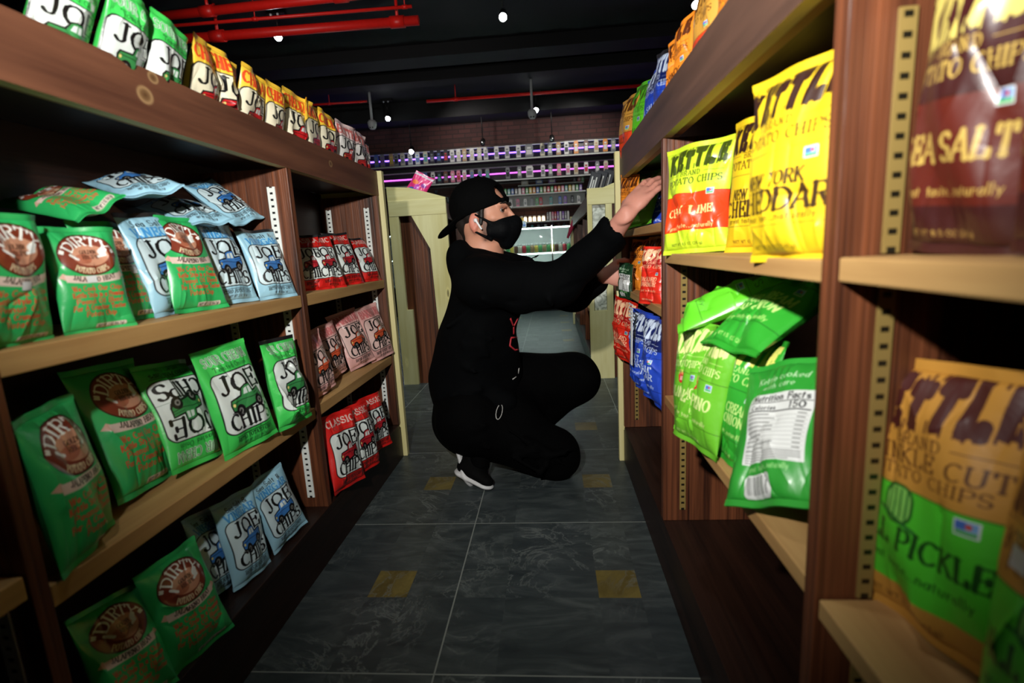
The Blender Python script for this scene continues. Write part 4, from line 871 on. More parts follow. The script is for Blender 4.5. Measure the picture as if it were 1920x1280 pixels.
# ------------------------------------------------------------------ the crouching man: smooth-union volumes meshed with surface nets
class SDF:
    def __init__(s, lo, hi, h):
        s.lo = np.array(lo, float); s.h = h; s.n = np.ceil((np.array(hi)-s.lo)/h).astype(int)+1; s.f = np.full(s.n, 1., np.float32)
    def box(s, lo, hi):
        a = np.maximum(((np.array(lo)-s.lo)/s.h).astype(int), 0); b = np.minimum(((np.array(hi)-s.lo)/s.h).astype(int)+2, s.n)
        if np.any(b <= a): return None
        X, Y, Z = [(s.lo[i]+np.arange(a[i], b[i])*s.h).astype(np.float32) for i in range(3)]
        return (slice(a[0], b[0]), slice(a[1], b[1]), slice(a[2], b[2])), X[:, None, None], Y[None, :, None], Z[None, None, :]
    def put(s, sl, d, k, mode='u'):
        a = s.f[sl]
        if mode == 'u':
            h = np.maximum(k-np.abs(a-d), 0)/k if k > 0 else 0; s.f[sl] = np.minimum(a, d)-h*h*k/4
        else:
            h = np.maximum(k-np.abs(a+d), 0)/k if k > 0 else 0; s.f[sl] = np.maximum(a, -d)+h*h*k/4
    def cap(s, p, q, r0, r1, k=.02, mode='u', flat=None):
        """tapered capsule; flat=(axis vector, factor) squashes the section along that axis"""
        p, q = np.array(p, float), np.array(q, float); m = max(r0, r1)+k+3*s.h
        B = s.box(np.minimum(p, q)-m, np.maximum(p, q)+m)
        if B is None: return
        sl, X, Y, Z = B; e = q-p; L = e@e+1e-12
        t = np.clip(((X-p[0])*e[0]+(Y-p[1])*e[1]+(Z-p[2])*e[2])/L, 0, 1)
        dx, dy, dz = X-p[0]-e[0]*t, Y-p[1]-e[1]*t, Z-p[2]-e[2]*t
        if flat is not None:
            ax, fac = np.array(flat[0], float), flat[1]; ax = ax/np.linalg.norm(ax); c = dx*ax[0]+dy*ax[1]+dz*ax[2]; g = (1/fac-1)
            dx, dy, dz = dx+c*g*ax[0], dy+c*g*ax[1], dz+c*g*ax[2]
        d = np.sqrt(dx*dx+dy*dy+dz*dz)-(r0+(r1-r0)*t)
        s.put(sl, d.astype(np.float32), k, mode)
    def ell(s, c, r, R=None, k=.02, mode='u'):
        c = np.array(c, float); r = np.array(r, float); m = r.max()+k+3*s.h; B = s.box(c-m, c+m)
        if B is None: return
        sl, X, Y, Z = B; R = np.eye(3) if R is None else np.array(R)
        P = [X-c[0], Y-c[1], Z-c[2]]; Q = [sum(R[j, i]*P[j] for j in range(3))/r[i] for i in range(3)]   # R columns = local axes
        k0 = np.sqrt(Q[0]**2+Q[1]**2+Q[2]**2); k1 = np.sqrt(sum((Q[i]/r[i])**2 for i in range(3)))+1e-6
        s.put(sl, (k0*(k0-1)/k1).astype(np.float32), k, mode)
    def noise(s, amp, freq, seed):
        rng = np.random.RandomState(seed); X, Y, Z = [(s.lo[i]+np.arange(s.n[i])*s.h).astype(np.float32) for i in range(3)]
        X, Y, Z = X[:, None, None], Y[None, :, None], Z[None, None, :]
        for k in range(5):
            w = rng.uniform(-1, 1, 3)*freq; s.f += amp*np.sin(X*w[0]+Y*w[1]+Z*w[2]+rng.uniform(0, 6))*np.sin(X*w[2]*.7-Z*w[0]*.6+rng.uniform(0, 6))
    def mesh(s):
        f = s.f; n = s.n; ins = f < 0
        c = [ins[i:n[0]-1+i, j:n[1]-1+j, k:n[2]-1+k] for i in (0, 1) for j in (0, 1) for k in (0, 1)]
        cnt = sum(q.astype(np.int8) for q in c); act = (cnt > 0) & (cnt < 8)
        I = np.argwhere(act); vid = np.full(act.shape, -1, np.int64); vid[act] = np.arange(len(I))
        acc = np.zeros((len(I), 3)); num = np.zeros(len(I))
        offs = [(i, j, k) for i in (0, 1) for j in (0, 1) for k in (0, 1)]
        F = {o: f[I[:, 0]+o[0], I[:, 1]+o[1], I[:, 2]+o[2]].astype(float) for o in offs}
        for a in offs:
            for ax in range(3):
                if a[ax]: continue
                b = list(a); b[ax] = 1; b = tuple(b); fa, fb = F[a], F[b]; m = (fa < 0) != (fb < 0)
                t = np.where(m, fa/np.where(m, fa-fb, 1), 0)
                p = np.array(a, float)[None, :]+np.zeros((len(I), 1)); p[:, ax] += t
                acc += p*m[:, None]; num += m
        V = s.lo+(I+acc/num[:, None])*s.h
        Q = []
        for ax in range(3):
            o1, o2 = [(1, 2), (2, 0), (0, 1)][ax]
            sl0 = [slice(1, n[i]-1) for i in range(3)]; sl1 = list(sl0); sl0[ax] = slice(0, n[ax]-1); sl1[ax] = slice(1, n[ax])
            A, Bq = ins[tuple(sl0)], ins[tuple(sl1)]
            for sgn, m in ((1, A & ~Bq), (-1, ~A & Bq)):
                E = np.argwhere(m)
                if not len(E): continue
                for i in range(3):
                    if i != ax: E[:, i] += 1
                def g(d1, d2):
                    e = E.copy(); e[:, o1] -= d1; e[:, o2] -= d2; return vid[e[:, 0], e[:, 1], e[:, 2]]
                q = np.stack([g(0, 0), g(1, 0), g(1, 1), g(0, 1)], 1)
                Q.append(q if sgn > 0 else q[:, ::-1])
        Q = np.concatenate(Q)
        # two rounds of gentle smoothing
        for it in range(2):
            S = np.zeros_like(V); N = np.zeros(len(V))
            for a, b in ((0, 1), (1, 2), (2, 3), (3, 0)):
                np.add.at(S, Q[:, a], V[Q[:, b]]); np.add.at(S, Q[:, b], V[Q[:, a]]); np.add.at(N, Q[:, a], 1); np.add.at(N, Q[:, b], 1)
            V = V*.5+.5*S/N[:, None]
        return V, Q
man = thing('person', 'crouching person in black hoodie, backwards cap and black mask reaching into the shelves', 'person', (-.2, 1.95, 0))
def man_part(name, V, Q, mats, C=None, label=None, parent=None):
    me = raw_mesh(name, V-np.array(man.location), Q, C, mats); o = bpy.data.objects.new(name, me); COL.objects.link(o); o.parent = parent or man
    if parent is not None and parent is not man: pass
    if label: o['label'] = label
    return o
def unit(v): v = np.array(v, float); return v/np.linalg.norm(v)
# joints
HIPR, HIPL = (-.345, 1.90, .27), (-.345, 2.08, .27)
KNR, ANR, TOR = (-.015, 1.875, .075), (-.325, 1.915, .19), (-.30, 1.815, .055)
KNL, ANL = (.125, 2.13, .335), (-.10, 2.16, .085)
SHR, ELR, WRR = (-.255, 1.775, .775), (.030, 1.765, .765), (0.239, 1.625, 0.972)
SLV = (0.195, 1.690, 0.907)
SHL, ELL, WRL = (-.215, 2.09, .775), (.09, 2.08, .70), (.190, 1.90, .772)
CH, AB, PEL, NK = (-.25, 1.93, .72), (-.315, 1.96, .48), (-.345, 1.98, .30), (-.245, 1.925, .86)
HC = np.array([-.232, 1.905, 1.01])         # head centre
fx = unit((.985, -.17, -.02)); up = unit(np.array((-.06, 0, 1))-fx*np.dot((-.06, 0, 1), fx)); sd = np.cross(up, fx)   # forward, up, left of the head
HR = np.stack([fx, sd, up], 1)
H_ = lambda a, b, c: HC+fx*a+sd*b+up*c
skin = SDF((-.60, 1.55, -.01), (.42, 2.32, 1.18), .0036)
# head
skin.ell(H_(-.018, 0, .030), (.092, .072, .088), HR, .02); skin.ell(H_(.028, 0, -.02), (.060, .056, .082), HR, .03)
skin.cap(H_(.045, 0, -.085), H_(.062, 0, -.088), .022, .018, .02)          # chin
for s_ in (1, -1):
    skin.cap(H_(-.015, s_*.052, -.045), H_(.045, s_*.022, -.088), .018, .016, .025)   # jaw
    skin.cap(H_(.066, s_*.034, -.015), H_(.045, s_*.052, -.012), .014, .012, .02)    # cheekbone
    skin.ell(H_(.080, s_*.031, .018), (.011, .0145, .011), HR, .008, 's')          # eye socket
    skin.cap(H_(.083, s_*.014, .034), H_(.068, s_*.046, .034), .008, .007, .012)    # brow ridge
    skin.ell(H_(-.022, s_*.073, -.022), (.019, .008, .031), HR, .006); skin.ell(H_(-.018, s_*.082, -.019), (.010, .005, .019), HR, .004, 's')
    skin.cap(H_(-.022, s_*.075, -.048), H_(-.019, s_*.071, -.056), .007, .006, .005)
skin.cap(H_(.085, 0, .022), H_(.112, 0, -.018), .0065, .0105, .010); skin.cap(H_(.108, .008, -.024), H_(.108, -.008, -.024), .007, .007, .006)   # nose
skin.cap(H_(.088, .016, -.052), H_(.088, -.016, -.052), .007, .007, .008); skin.cap(H_(.086, .014, -.062), H_(.086, -.014, -.062), .008, .008, .006)  # lips
skin.cap(H_(-.03, 0, -.05), NK, .055, .058, .03); skin.cap(NK, CH, .06, .09, .05)
# trunk and limbs below the clothes
skin.cap(CH, AB, .115, .10, .05); skin.cap(AB, PEL, .10, .115, .05); skin.cap(SHR, SHL, .05, .05, .05)
for hp, kn, an in ((HIPR, KNR, ANR), (HIPL, KNL, ANL)):
    skin.cap(PEL, hp, .10, .08, .04); skin.cap(hp, kn, .075, .05, .04); skin.cap(kn, an, .048, .028, .02)
skin.cap(ANR, TOR, .026, .016, .02); skin.cap(ANL, (-.04, 2.15, .035), .030, .022, .02)
skin.cap(SHR, ELR, .046, .037, .04); skin.cap(SHL, ELL, .046, .037, .04)
# forearms and hands
def hand(W, d, nrm, s_, curls, spread, th, sc=1.0):
    """W wrist, d finger direction, nrm palm normal (towards the palm side), s_ side of the thumb"""
    d = unit(d); nrm = unit(np.array(nrm)-d*np.dot(nrm, d)); side = np.cross(nrm, d)*s_
    P = lambda a, b, c: np.array(W)+(d*a+side*b+nrm*c)*sc
    skin.cap(P(-.01, 0, 0), P(.045, .004, 0), .026*sc, .036*sc, .012, flat=(nrm, .50))
    skin.cap(P(.045, .022, 0), P(.085, .027, 0), .017*sc, .0125*sc, .012, flat=(nrm, .85)); skin.cap(P(.045, -.014, 0), P(.078, -.027, 0), .018*sc, .011*sc, .012, flat=(nrm, .85))
    skin.cap(P(.05, .004, 0), P(.086, .004, 0), .022*sc, .014*sc, .012, flat=(nrm, .75))
    for i, (b, L) in enumerate(((.0275, .90), (.0095, 1.), (-.009, .94), (-.0265, .75))):
        p = P(.083-.005*abs(i-1), b, -.001); a = curls[i]*.35; dirn = unit(d+side*spread*(1.3-i)*.12)
        for j, (l, r) in enumerate(((.042, .0092), (.026, .0082), (.021, .0072))):
            v = dirn*math.cos(a)+nrm*math.sin(a); q = p+v*l*L*sc
            skin.cap(p, q, r*sc, (r-.0009)*sc, .003); p = q; a += curls[i]*(1., .8, 0)[j]
    p = P(.018, .024, .006); v = unit(d*.62+side*.75+nrm*th)
    q = p+v*.042*sc; skin.cap(p, q, .015*sc, .0108*sc, .010); v2 = unit(d*.85+side*.30+nrm*(th+.15)); r = q+v2*.032*sc; skin.cap(q, r, .0105*sc, .0092*sc, .003); v3 = unit(d*.95+side*.05+nrm*(th+.3)); skin.cap(r, r+v3*.025*sc, .0092*sc, .0078*sc, .003)
skin.cap(ELR, SLV, .040, .035, .02); skin.cap(SLV, WRR, .035, .027, .02); skin.cap(ELL, WRL, .040, .026, .02)
hand(WRR, tuple(cR*.60+cU*.74+cF*.05), tuple(cR*.55-cU*.45+cF*.65), -1, (.42, .38, .34, .32), .8, .3, 1.08)
hand(WRL, (.90, -.15, -.10), (.15, .9, -.1), -1, (.75, .8, .85, .9), .5, .35)
V, Q = skin.mesh()
# complexion with a short dark beard along the jaw
rel = (V-HC) @ HR
Cc = np.tile(np.array(srgb(208, 148, 122)), (len(V), 1))
handm = V[:, 0] > .19; Cc[handm] = srgb(206, 142, 124)
beard = np.clip((-.012-rel[:, 2])/.02, 0, 1)*np.clip((rel[:, 0]+.005)/.015, 0, 1)*np.clip((.10+rel[:, 2])/.02, 0, 1)*(np.abs(rel[:, 0]) < .12)*(rel[:, 2] > -.12)
side_b = np.clip(1-np.abs(rel[:, 0]-.012)/.014, 0, 1)*(rel[:, 2] < .02)*(rel[:, 2] > -.09)
bb = np.clip(np.maximum(beard*.8, side_b*.85), 0, 1)*(~handm)
Cc = Cc*(1-bb[:, None])+np.array(srgb(52, 36, 30))*bb[:, None]
ear = (np.abs(rel[:, 1]) > .073)&(np.abs(rel[:, 0]) < .04)&(np.abs(rel[:, 2]+.02) < .05); Cc[ear] = srgb(204, 128, 108)
g = NG('skin'); at = g.n('VertexColor', _layer_name='print'); g.l(at.outputs[0], g.i['Base Color'])
tc = g.n('TexCoord'); nz = g.n('TexNoise', Vector=tc.outputs['Object'], Scale=160.0, Detail=2.0); bp = g.n('Bump', Strength=.15, Distance=.001, Height=nz.outputs[0]); g.l(bp.outputs[0], g.i['Normal'])
g.i['Roughness'].default_value = .52; g.i['Specular IOR Level'].default_value = .35; g.i['Subsurface Weight'].default_value = .12; g.i['Subsurface Radius'].default_value = (.01, .004, .002); MATS['skin'] = g.m
man_part('body', V, Q, 'skin', Cc)
def cloth_mat(name, col, rough=.85, sheen=.0):
    g = NG(name); tc = g.n('TexCoord'); nz = g.n('TexNoise', Vector=tc.outputs['Object'], Scale=9.0, Detail=5.0, Distortion=1.0)
    n2 = g.n('TexNoise', Vector=tc.outputs['Object'], Scale=420.0, Detail=1.0)
    bp = g.n('Bump', Strength=.6, Distance=.012, Height=nz.outputs[0]); b2 = g.n('Bump', Strength=.3, Distance=.001, Height=n2.outputs[0], Normal=bp.outputs[0]); g.l(b2.outputs[0], g.i['Normal'])
    g.i['Base Color'].default_value = (*col, 1); g.i['Roughness'].default_value = rough; g.i['Specular IOR Level'].default_value = .05
    MATS[name] = g.m
cloth_mat('hoodie_black', (.0012, .0014, .0017)); cloth_mat('trouser_black', (.0007, .0007, .0008)); cloth_mat('cap_black', (.0016, .0017, .0018)); cloth_mat('mask_black', (.0024, .0027, .0034), .6)
# hair
hr = SDF(HC-.16, HC+.16, .003)
hr.ell(H_(-.026, 0, .026), (.089, .0755, .086), HR, .02); hr.cap(H_(-.075, 0, -.02), H_(-.062, 0, -.062), .045, .032, .02)
hr.ell(H_(.082, 0, -.02), (.078, .12, .10), HR, .01, 's'); hr.ell(H_(-.020, .088, -.040), (.026, .03, .046), HR, .006, 's'); hr.ell(H_(-.020, -.088, -.040), (.026, .03, .046), HR, .006, 's')
hr.cap(H_(.008, -.066, .03), H_(.002, -.068, -.03), .012, .006, .004); hr.cap(H_(.008, .066, .03), H_(.002, .068, -.03), .012, .006, .004)
hr.noise(.0012, 160, 3); Vh, Qh = hr.mesh(); plain('hair_dark', (.010, .006, .004), .6); man_part('hair', Vh, Qh, 'hair_dark')
# cap worn backwards: crown, visor at the nape, strap with its opening over the brow
cp_ = SDF(HC-.22, HC+.22, .0032)
cp_.ell(H_(-.022, 0, .050), (.108, .086, .090), HR, .01); cp_.ell(H_(-.040, 0, .025), (.093, .083, .085), HR, .02)
tilt = lambda a: .022+.26*a          # lower rim of the crown rises to the front
for k in range(3): pass
B = cp_.box(HC-.21, HC+.21); sl, X, Y, Z = B
ra = (X-HC[0])*fx[0]+(Y-HC[1])*fx[1]+(Z-HC[2])*fx[2]; rc = (X-HC[0])*up[0]+(Y-HC[1])*up[1]+(Z-HC[2])*up[2]; rb = (X-HC[0])*sd[0]+(Y-HC[1])*sd[1]+(Z-HC[2])*sd[2]
cutp = ((.016+.36*ra)-rc)/1.06; cp_.f[sl] = np.maximum(cp_.f[sl], cutp.astype(np.float32))
# arched opening above the strap
cp_.ell(H_(.078, -.012, .080), (.050, .046, .026), HR, .004, 's')
cp_.cap(H_(.079, .030, .052), H_(.087, 0, .056), .009, .009, .004, flat=(fx, .5)); cp_.cap(H_(.087, 0, .056), H_(.079, -.030, .052), .009, .009, .004, flat=(fx, .5))
cp_.ell(H_(-.022, 0, .143), (.008, .008, .004), HR, .003)
cp_.noise(.0008, 60, 5); Vc, Qc = cp_.mesh(); cap_o = man_part('cap', Vc, Qc, 'cap_black', None, 'black cap worn backwards')
vz = SDF(HC-.28, HC+.14, .003)
vn = unit(up*.76-fx*.64); v0, v1 = H_(-.086, 0, -.004), H_(-.150, 0, -.044)
vz.cap(v0, v1, .070, .050, .01, flat=(vn, .13)); vz.cap(v0-vn*.004, v0+(v1-v0)*.8-vn*.004, .060, .040, .01, flat=(vn, .16))
Vz, Qz = vz.mesh(); o = man_part('visor', Vz, Qz, 'cap_black', None, None, cap_o); o.matrix_parent_inverse = Matrix.Identity(4)
# mask
mk = SDF(HC-.20, HC+.20, .0028)
mk.ell(H_(.052, 0, -.047), (.078, .060, .062), HR, .02); mk.cap(H_(.085, 0, -.012), H_(.113, 0, -.030), .016, .014, .02); mk.cap(H_(.113, 0, -.030), H_(.078, 0, -.10), .016, .022, .03)
for s_ in (1, -1):
    mk.cap(H_(.06, s_*.045, -.05), H_(.030, s_*.062, -.055), .03, .024, .02, flat=(sd, .6))
B = mk.box(HC-.2, HC+.2); sl, X, Y, Z = B
ra = (X-HC[0])*fx[0]+(Y-HC[1])*fx[1]+(Z-HC[2])*fx[2]; rc = (X-HC[0])*up[0]+(Y-HC[1])*up[1]+(Z-HC[2])*up[2]
mk.f[sl] = np.maximum(mk.f[sl], (rc-(-.022+.30*np.maximum(ra-.045, -.04))).astype(np.float32)); mk.f[sl] = np.maximum(mk.f[sl], (.022-ra+.12*np.abs(rc+.05)).astype(np.float32))
for s_ in (1, -1):
    mk.cap(H_(.040, s_*.062, -.030), H_(-.014, s_*.077, .002), .0060, .0040, .008); mk.cap(H_(.034, s_*.060, -.085), H_(-.020, s_*.074, -.056), .0060, .0040, .008)
Vm, Qm = mk.mesh(); man_part('face_mask', Vm, Qm, 'mask_black', None, 'black cloth face mask')
# eyes and brows
for s_ in (1, -1):
    bm = bmesh.new(); c = H_(.068, s_*.031, .016)-np.array(man.location)
    bmesh.ops.create_uvsphere(bm, u_segments=20, v_segments=14, radius=.0108, matrix=Matrix.Translation(Vector(c)))
    for f in bm.faces: f.smooth = True
    plain('eye_white', (.20, .17, .16), .35, noise=0); plain('iris_dark', (.02, .01, .006), .15, noise=0)
    e = bpy.data.objects.new('eye', bpy.data.meshes.new('eye')); bm.to_mesh(e.data); bm.free(); e.data.materials.append(MATS['eye_white']); COL.objects.link(e); e.parent = man
    bm = bmesh.new(); bmesh.ops.create_uvsphere(bm, u_segments=16, v_segments=10, radius=.0058, matrix=Matrix.Translation(Vector(c+fx*.0058-sd*.0042)))
    e2 = bpy.data.objects.new('iris', bpy.data.meshes.new('iris')); bm.to_mesh(e2.data); bm.free(); e2.data.materials.append(MATS['iris_dark']); COL.objects.link(e2); e2.parent = e
    bw = SDF(HC-.13, HC+.13, .002); bw.cap(H_(.092, s_*.014, .035), H_(.086, s_*.032, .043), .0042, .0042, .002); bw.cap(H_(.086, s_*.032, .043), H_(.070, s_*.050, .037), .004, .0022, .002)
    Vb, Qb = bw.mesh(); man_part('eyebrow', Vb, Qb, 'hair_dark')
    # upper lid
    bw = SDF(HC-.13, HC+.13, .002); bw.cap(H_(.0845, s_*.020, .022), H_(.085, s_*.031, .0265), .0028, .003, .002); bw.cap(H_(.085, s_*.031, .0265), H_(.077, s_*.044, .019), .003, .0022, .002)
    Vb, Qb = bw.mesh(); plain('lid_skin', srgb(150, 96, 78), .5, noise=0); man_part('eyelid', Vb, Qb, 'lid_skin')
# white earbud in the near ear
eb = SDF(HC-.14, HC+.14, .0018); eb.ell(H_(-.012, -.083, -.018), (.008, .008, .008), HR, .002); eb.cap(H_(-.010, -.088, -.018), H_(.010, -.090, -.048), .0042, .0036, .003)
Ve, Qe = eb.mesh(); plain('earbud_white', (.8, .8, .8), .25, noise=0); man_part('earbud', Ve, Qe, 'earbud_white', None, 'white stemmed earbud')
# hoodie
ho = SDF((-.66, 1.52, .12), (.36, 2.36, .98), .006)
ho.cap((-.225, 1.93, .735), (-.30, 1.95, .55), .150, .148, .05, flat=((1, 0, .1), .86)); ho.cap((-.30, 1.95, .55), (-.335, 1.98, .34), .148, .155, .05, flat=((1, 0, .1), .92))
ho.cap((-.335, 1.98, .34), (-.335, 1.985, .27), .158, .15, .04)
ho.cap((-.24, 1.80, .79), (-.20, 2.06, .79), .075, .075, .06)
ho.cap(SHR, ELR, .084, .066, .05); ho.cap(ELR, SLV, .066, .054, .03); ho.cap(SLV, np.array(SLV)+.25*(np.array(WRR)-SLV), .054, .056, .01)
ho.cap((.03, 1.77, .748), (-.10, 1.775, .715), .055, .06, .05)                        # slack cloth under the elbow
ho.cap(SHL, ELL, .085, .075, .05); ho.cap(ELL, (.165, 1.925, .752), .070, .050, .03)
# hood lying on the neck and collar
ho.cap((-.330, 1.885, .885), (-.340, 1.975, .885), .040, .040, .04); ho.cap((-.335, 1.88, .835), (-.345, 1.99, .835), .046, .046, .05); ho.cap((-.335, 1.87, .875), (-.26, 1.835, .850), .040, .030, .03); ho.cap((-.26, 1.835, .850), (-.165, 1.865, .825), .030, .030, .03)
ho.cap((-.345, 1.98, .875), (-.24, 2.01, .85), .040, .032, .03); ho.cap((-.24, 2.01, .85), (-.150, 1.96, .825), .032, .034, .03); ho.cap((-.150, 1.96, .825), (-.160, 1.87, .825), .034, .030, .03); ho.cap((-.13, 1.93, .80), (-.09, 1.95, .815), .05, .035, .04)
ho.cap((-.285, 1.92, .79), (-.312, 1.95, .60), .074, .098, .05); ho.cap((-.34, 1.97, .45), (-.345, 1.98, .33), .145, .15, .05)
ho.cap(np.array(NK)+(0.035, -.005, .12), np.array(NK)+(.0, 0, .0), .067, .069, .008, 's')
# kangaroo pocket and hem
ho.cap((-.20, 1.93, .50), (-.20, 1.98, .40), .06, .07, .04); ho.cap((-.20, 1.86, .31), (-.20, 2.06, .31), .05, .05, .04)
# sleeve ends cut square to the forearm
def cut_plane(s, c, d, R):
    c = np.array(c); d = unit(d); B = s.box(c-R, c+R); sl, X, Y, Z = B
    w = (X-c[0])**2+(Y-c[1])**2+(Z-c[2])**2 < R*R
    g_ = (X-c[0])*d[0]+(Y-c[1])*d[1]+(Z-c[2])*d[2]; s.f[sl] = np.where(w, np.maximum(s.f[sl], g_), s.f[sl]).astype(np.float32)
cut_plane(ho, np.array(SLV)+.22*(np.array(WRR)-SLV), cR*.78+cU*.62, .11)
# wrist openings
ho.cap(SLV, np.array(SLV)+.8*(np.array(WRR)-SLV), .037, .041, .003, 's'); ho.cap((.175, 1.915, .76), (.22, 1.88, .775), .030, .032, .003, 's')
# long folds
rng = np.random.RandomState(4)
for k in range(16):
    p = np.array(SHR)+rng.uniform(0, 1)*(np.array(ELR)-SHR); th = rng.uniform(0, 6.28); o1 = np.array([0, math.cos(th), math.sin(th)])*.088; ho.cap(p+o1, p+o1+rng.uniform(-.05, .05, 3)+np.array([.05, 0, 0]), .006, .003, .016, 'u' if k % 2 else 's')
for k in range(14):
    t = rng.uniform(); p = np.array([-.26-.08*t, 1.80, .72-.4*t])+rng.uniform(-.04, .04, 3)*np.array([1, .2, 1]); ho.cap(p, p+np.array([.12*rng.uniform(-1, 1), 0, rng.uniform(-.08, .02)]), .008, .003, .02)
ho.noise(.0022, 38, 9); Vo, Qo = ho.mesh(); hoodie = man_part('hoodie', Vo, Qo, 'hoodie_black', None, 'loose black hooded sweatshirt')
# trousers
tr = SDF((-.60, 1.60, -.005), (.32, 2.36, .56), .006)
tr.cap(PEL, (-.36, 1.97, .22), .15, .14, .05)
tr.cap((-.34, 1.88, .245), (-.36, 1.97, .20), .135, .13, .04)
tr.cap((-.33, 1.87, .25), (-.02, 1.872, .108), .125, .088, .04); tr.cap((-.02, 1.872, .095), (.0, 1.872, .085), .085, .08, .03); tr.cap((-.02, 1.875, .082), (-.31, 1.895, .155), .078, .072, .05); tr.cap((-.31, 1.895, .155), (-.335, 1.895, .165), .070, .062, .02)
tr.cap((-.32, 2.06, .30), (.085, 2.125, .335), .135, .098, .04); tr.cap((-.2, 2.08, .345), (.04, 2.12, .345), .115, .09, .04); tr.cap((.085, 2.125, .325), (-.10, 2.155, .13), .094, .070, .05)
tr.cap((-.18, 1.95, .22), (-.12, 2.05, .18), .12, .09, .06); tr.cap((-.10, 2.155, .13), (-.09, 2.155, .10), .07, .058, .02)
B = tr.box((-.7, 1.5, -.1), (.4, 2.5, .7)); sl, X, Y, Z = B; tr.f[sl] = np.maximum(tr.f[sl], (.004-Z+0*X+0*Y).astype(np.float32))
for k in range(18):
    t = rng.uniform(); p = np.array([-.33+.32*t, 1.76, .26-.14*t])+rng.uniform(-.05, .05, 3)*np.array([1, .3, 1]); tr.cap(p, p+np.array([.10*rng.uniform(-1, 1), 0, .08*rng.uniform(-1, 1)]), .007, .003, .02)
tr.noise(.0022, 36, 11); Vt, Qt = tr.mesh(); man_part('trousers', Vt, Qt, 'trouser_black', None, 'black jogging trousers')
# shoes
plain('shoe_black', (.0012, .0012, .0012), .8, spec=.1); plain('sole_white', (.62, .62, .62), .55)
def shoe(heel, ball, toe, sidev, name):
    heel, ball, toe = map(np.array, (heel, ball, toe)); ax = unit(ball-heel); s_ = unit(sidev); nn = unit(np.cross(s_, ax)); nn = nn if nn@np.array([0, 0, 1]) > 0 or abs(nn[2]) < .2 else -nn
    return heel, ball, toe, ax, s_, nn
def build_shoe(heel, ball, toe, outw, outw2=None):
    """heel, ball and toe are points on the sole; outw points away from the sole into the shoe"""
    heel, ball, toe = map(lambda q: np.array(q, float), (heel, ball, toe)); outw = unit(outw); o2 = unit(outw2 if outw2 is not None else outw)
    lo = np.minimum(np.minimum(heel, ball), toe)-.13; hi = np.maximum(np.maximum(heel, ball), toe)+.13
    u = SDF(lo, hi, .004)
    u.cap(heel+outw*.055, ball+outw*.050, .040, .043, .02, flat=(outw, .98)); u.cap(ball+o2*.034, toe+o2*.026, .041, .027, .03, flat=(o2, .8)); u.cap(heel+outw*.05, heel+outw*.085+unit(ball-heel)*.02, .038, .042, .02)
    V1, Q1 = u.mesh(); so = SDF(lo, hi, .0035)
    so.cap(heel+outw*.006, heel*.45+ball*.55+outw*.006, .045, .043, .012, flat=(outw, .34)); so.cap(heel*.45+ball*.55+outw*.006, ball+outw*.006, .043, .051, .012, flat=(outw, .32)); so.cap(ball+o2*.008, toe+o2*.010, .047, .032, .012, flat=(o2, .36)); so.cap(ball*1.0+outw*.012, ball+(heel-ball)*.2+outw*.01, .042, .038, .012, flat=(outw, .5))
    V2, Q2 = so.mesh()
    sh = man_part('shoe', V1, Q1, 'shoe_black', None, 'black running shoe'); so_ = man_part('sole', V2, Q2, 'sole_white', None, 'white rubber sole', sh)
build_shoe((-.415, 1.935, .165), (-.362, 1.835, .030), (-.280, 1.775, .006), (.80, .05, .38), (.25, .1, 1))
build_shoe((-.22, 2.17, .012), (-.09, 2.165, .012), (.0, 2.15, .012), (0, 0, 1))
sk = SDF((-.45, 1.75, 0), (-.15, 2.05, .32), .004); sk.cap((-.30, 1.905, .21), (-.305, 1.835, .075), .044, .040, .01); Vk, Qk = sk.mesh(); man_part('sock', Vk, Qk, 'trouser_black', None, 'black sock')
# small things on the clothes: drawcords, printed lettering
bvh = BVHTree.FromPolygons([Vector(v) for v in Vo.tolist()], [tuple(q) for q in Qo.tolist()])
def on_hoodie(px, py, lift=.003):
    d = cR*((px-960)/F_PX)-cU*((py-640)/F_PX)+cF; h = bvh.ray_cast(Vector((0, 0, .88)), d.normalized())
    return None if h[0] is None else h[0]-d.normalized()*lift
def cord(name, pts, r, mat, label):
    bm = bmesh.new(); add_tube(bm, [Vector(p)-man.location for p in pts], r, 8)
    o = bpy.data.objects.new(name, bpy.data.meshes.new(name)); bm.to_mesh(o.data); bm.free(); o.data.materials.append(MATS[mat]); COL.objects.link(o); o.parent = man; o['label'] = label
plain('cord_grey', (.38, .37, .35), .6, noise=0); plain('print_red', (.42, .02, .03), .6, noise=0)
def surf_pt(bv, px, py, lift):
    d = (cR*((px-960)/F_PX)-cU*((py-640)/F_PX)+cF).normalized(); h = bv.ray_cast(Vector((0, 0, .88)), d)
    return None if h[0] is None else h[0]-d*lift
bvt = BVHTree.FromPolygons([Vector(v) for v in np.concatenate([Vo, Vt]).tolist()], [tuple(q) for q in np.concatenate([Qo, Qt+len(Vo)]).tolist()])
loop = [surf_pt(bvt, 936-2+7*math.cos(a)*.8-6*math.sin(a)*.45+2, 772+14*math.sin(a), .003) for a in np.linspace(-1.2, 4.2, 22)]
loop = [p for p in loop if p is not None]
if len(loop) > 3: cord('zip_cord', loop, .0016, 'cord_grey', 'grey cord loop at the pocket')
for pp in (((973, 690), (972, 700)), ((968, 706), (961, 711))):
    L = [surf_pt(bvt, a, b, .003) for a, b in pp]
    if all(p is not None for p in L): cord('drawcord_tip', L, .0022, 'cord_grey', 'grey drawcord tip')
bm = bmesh.new()
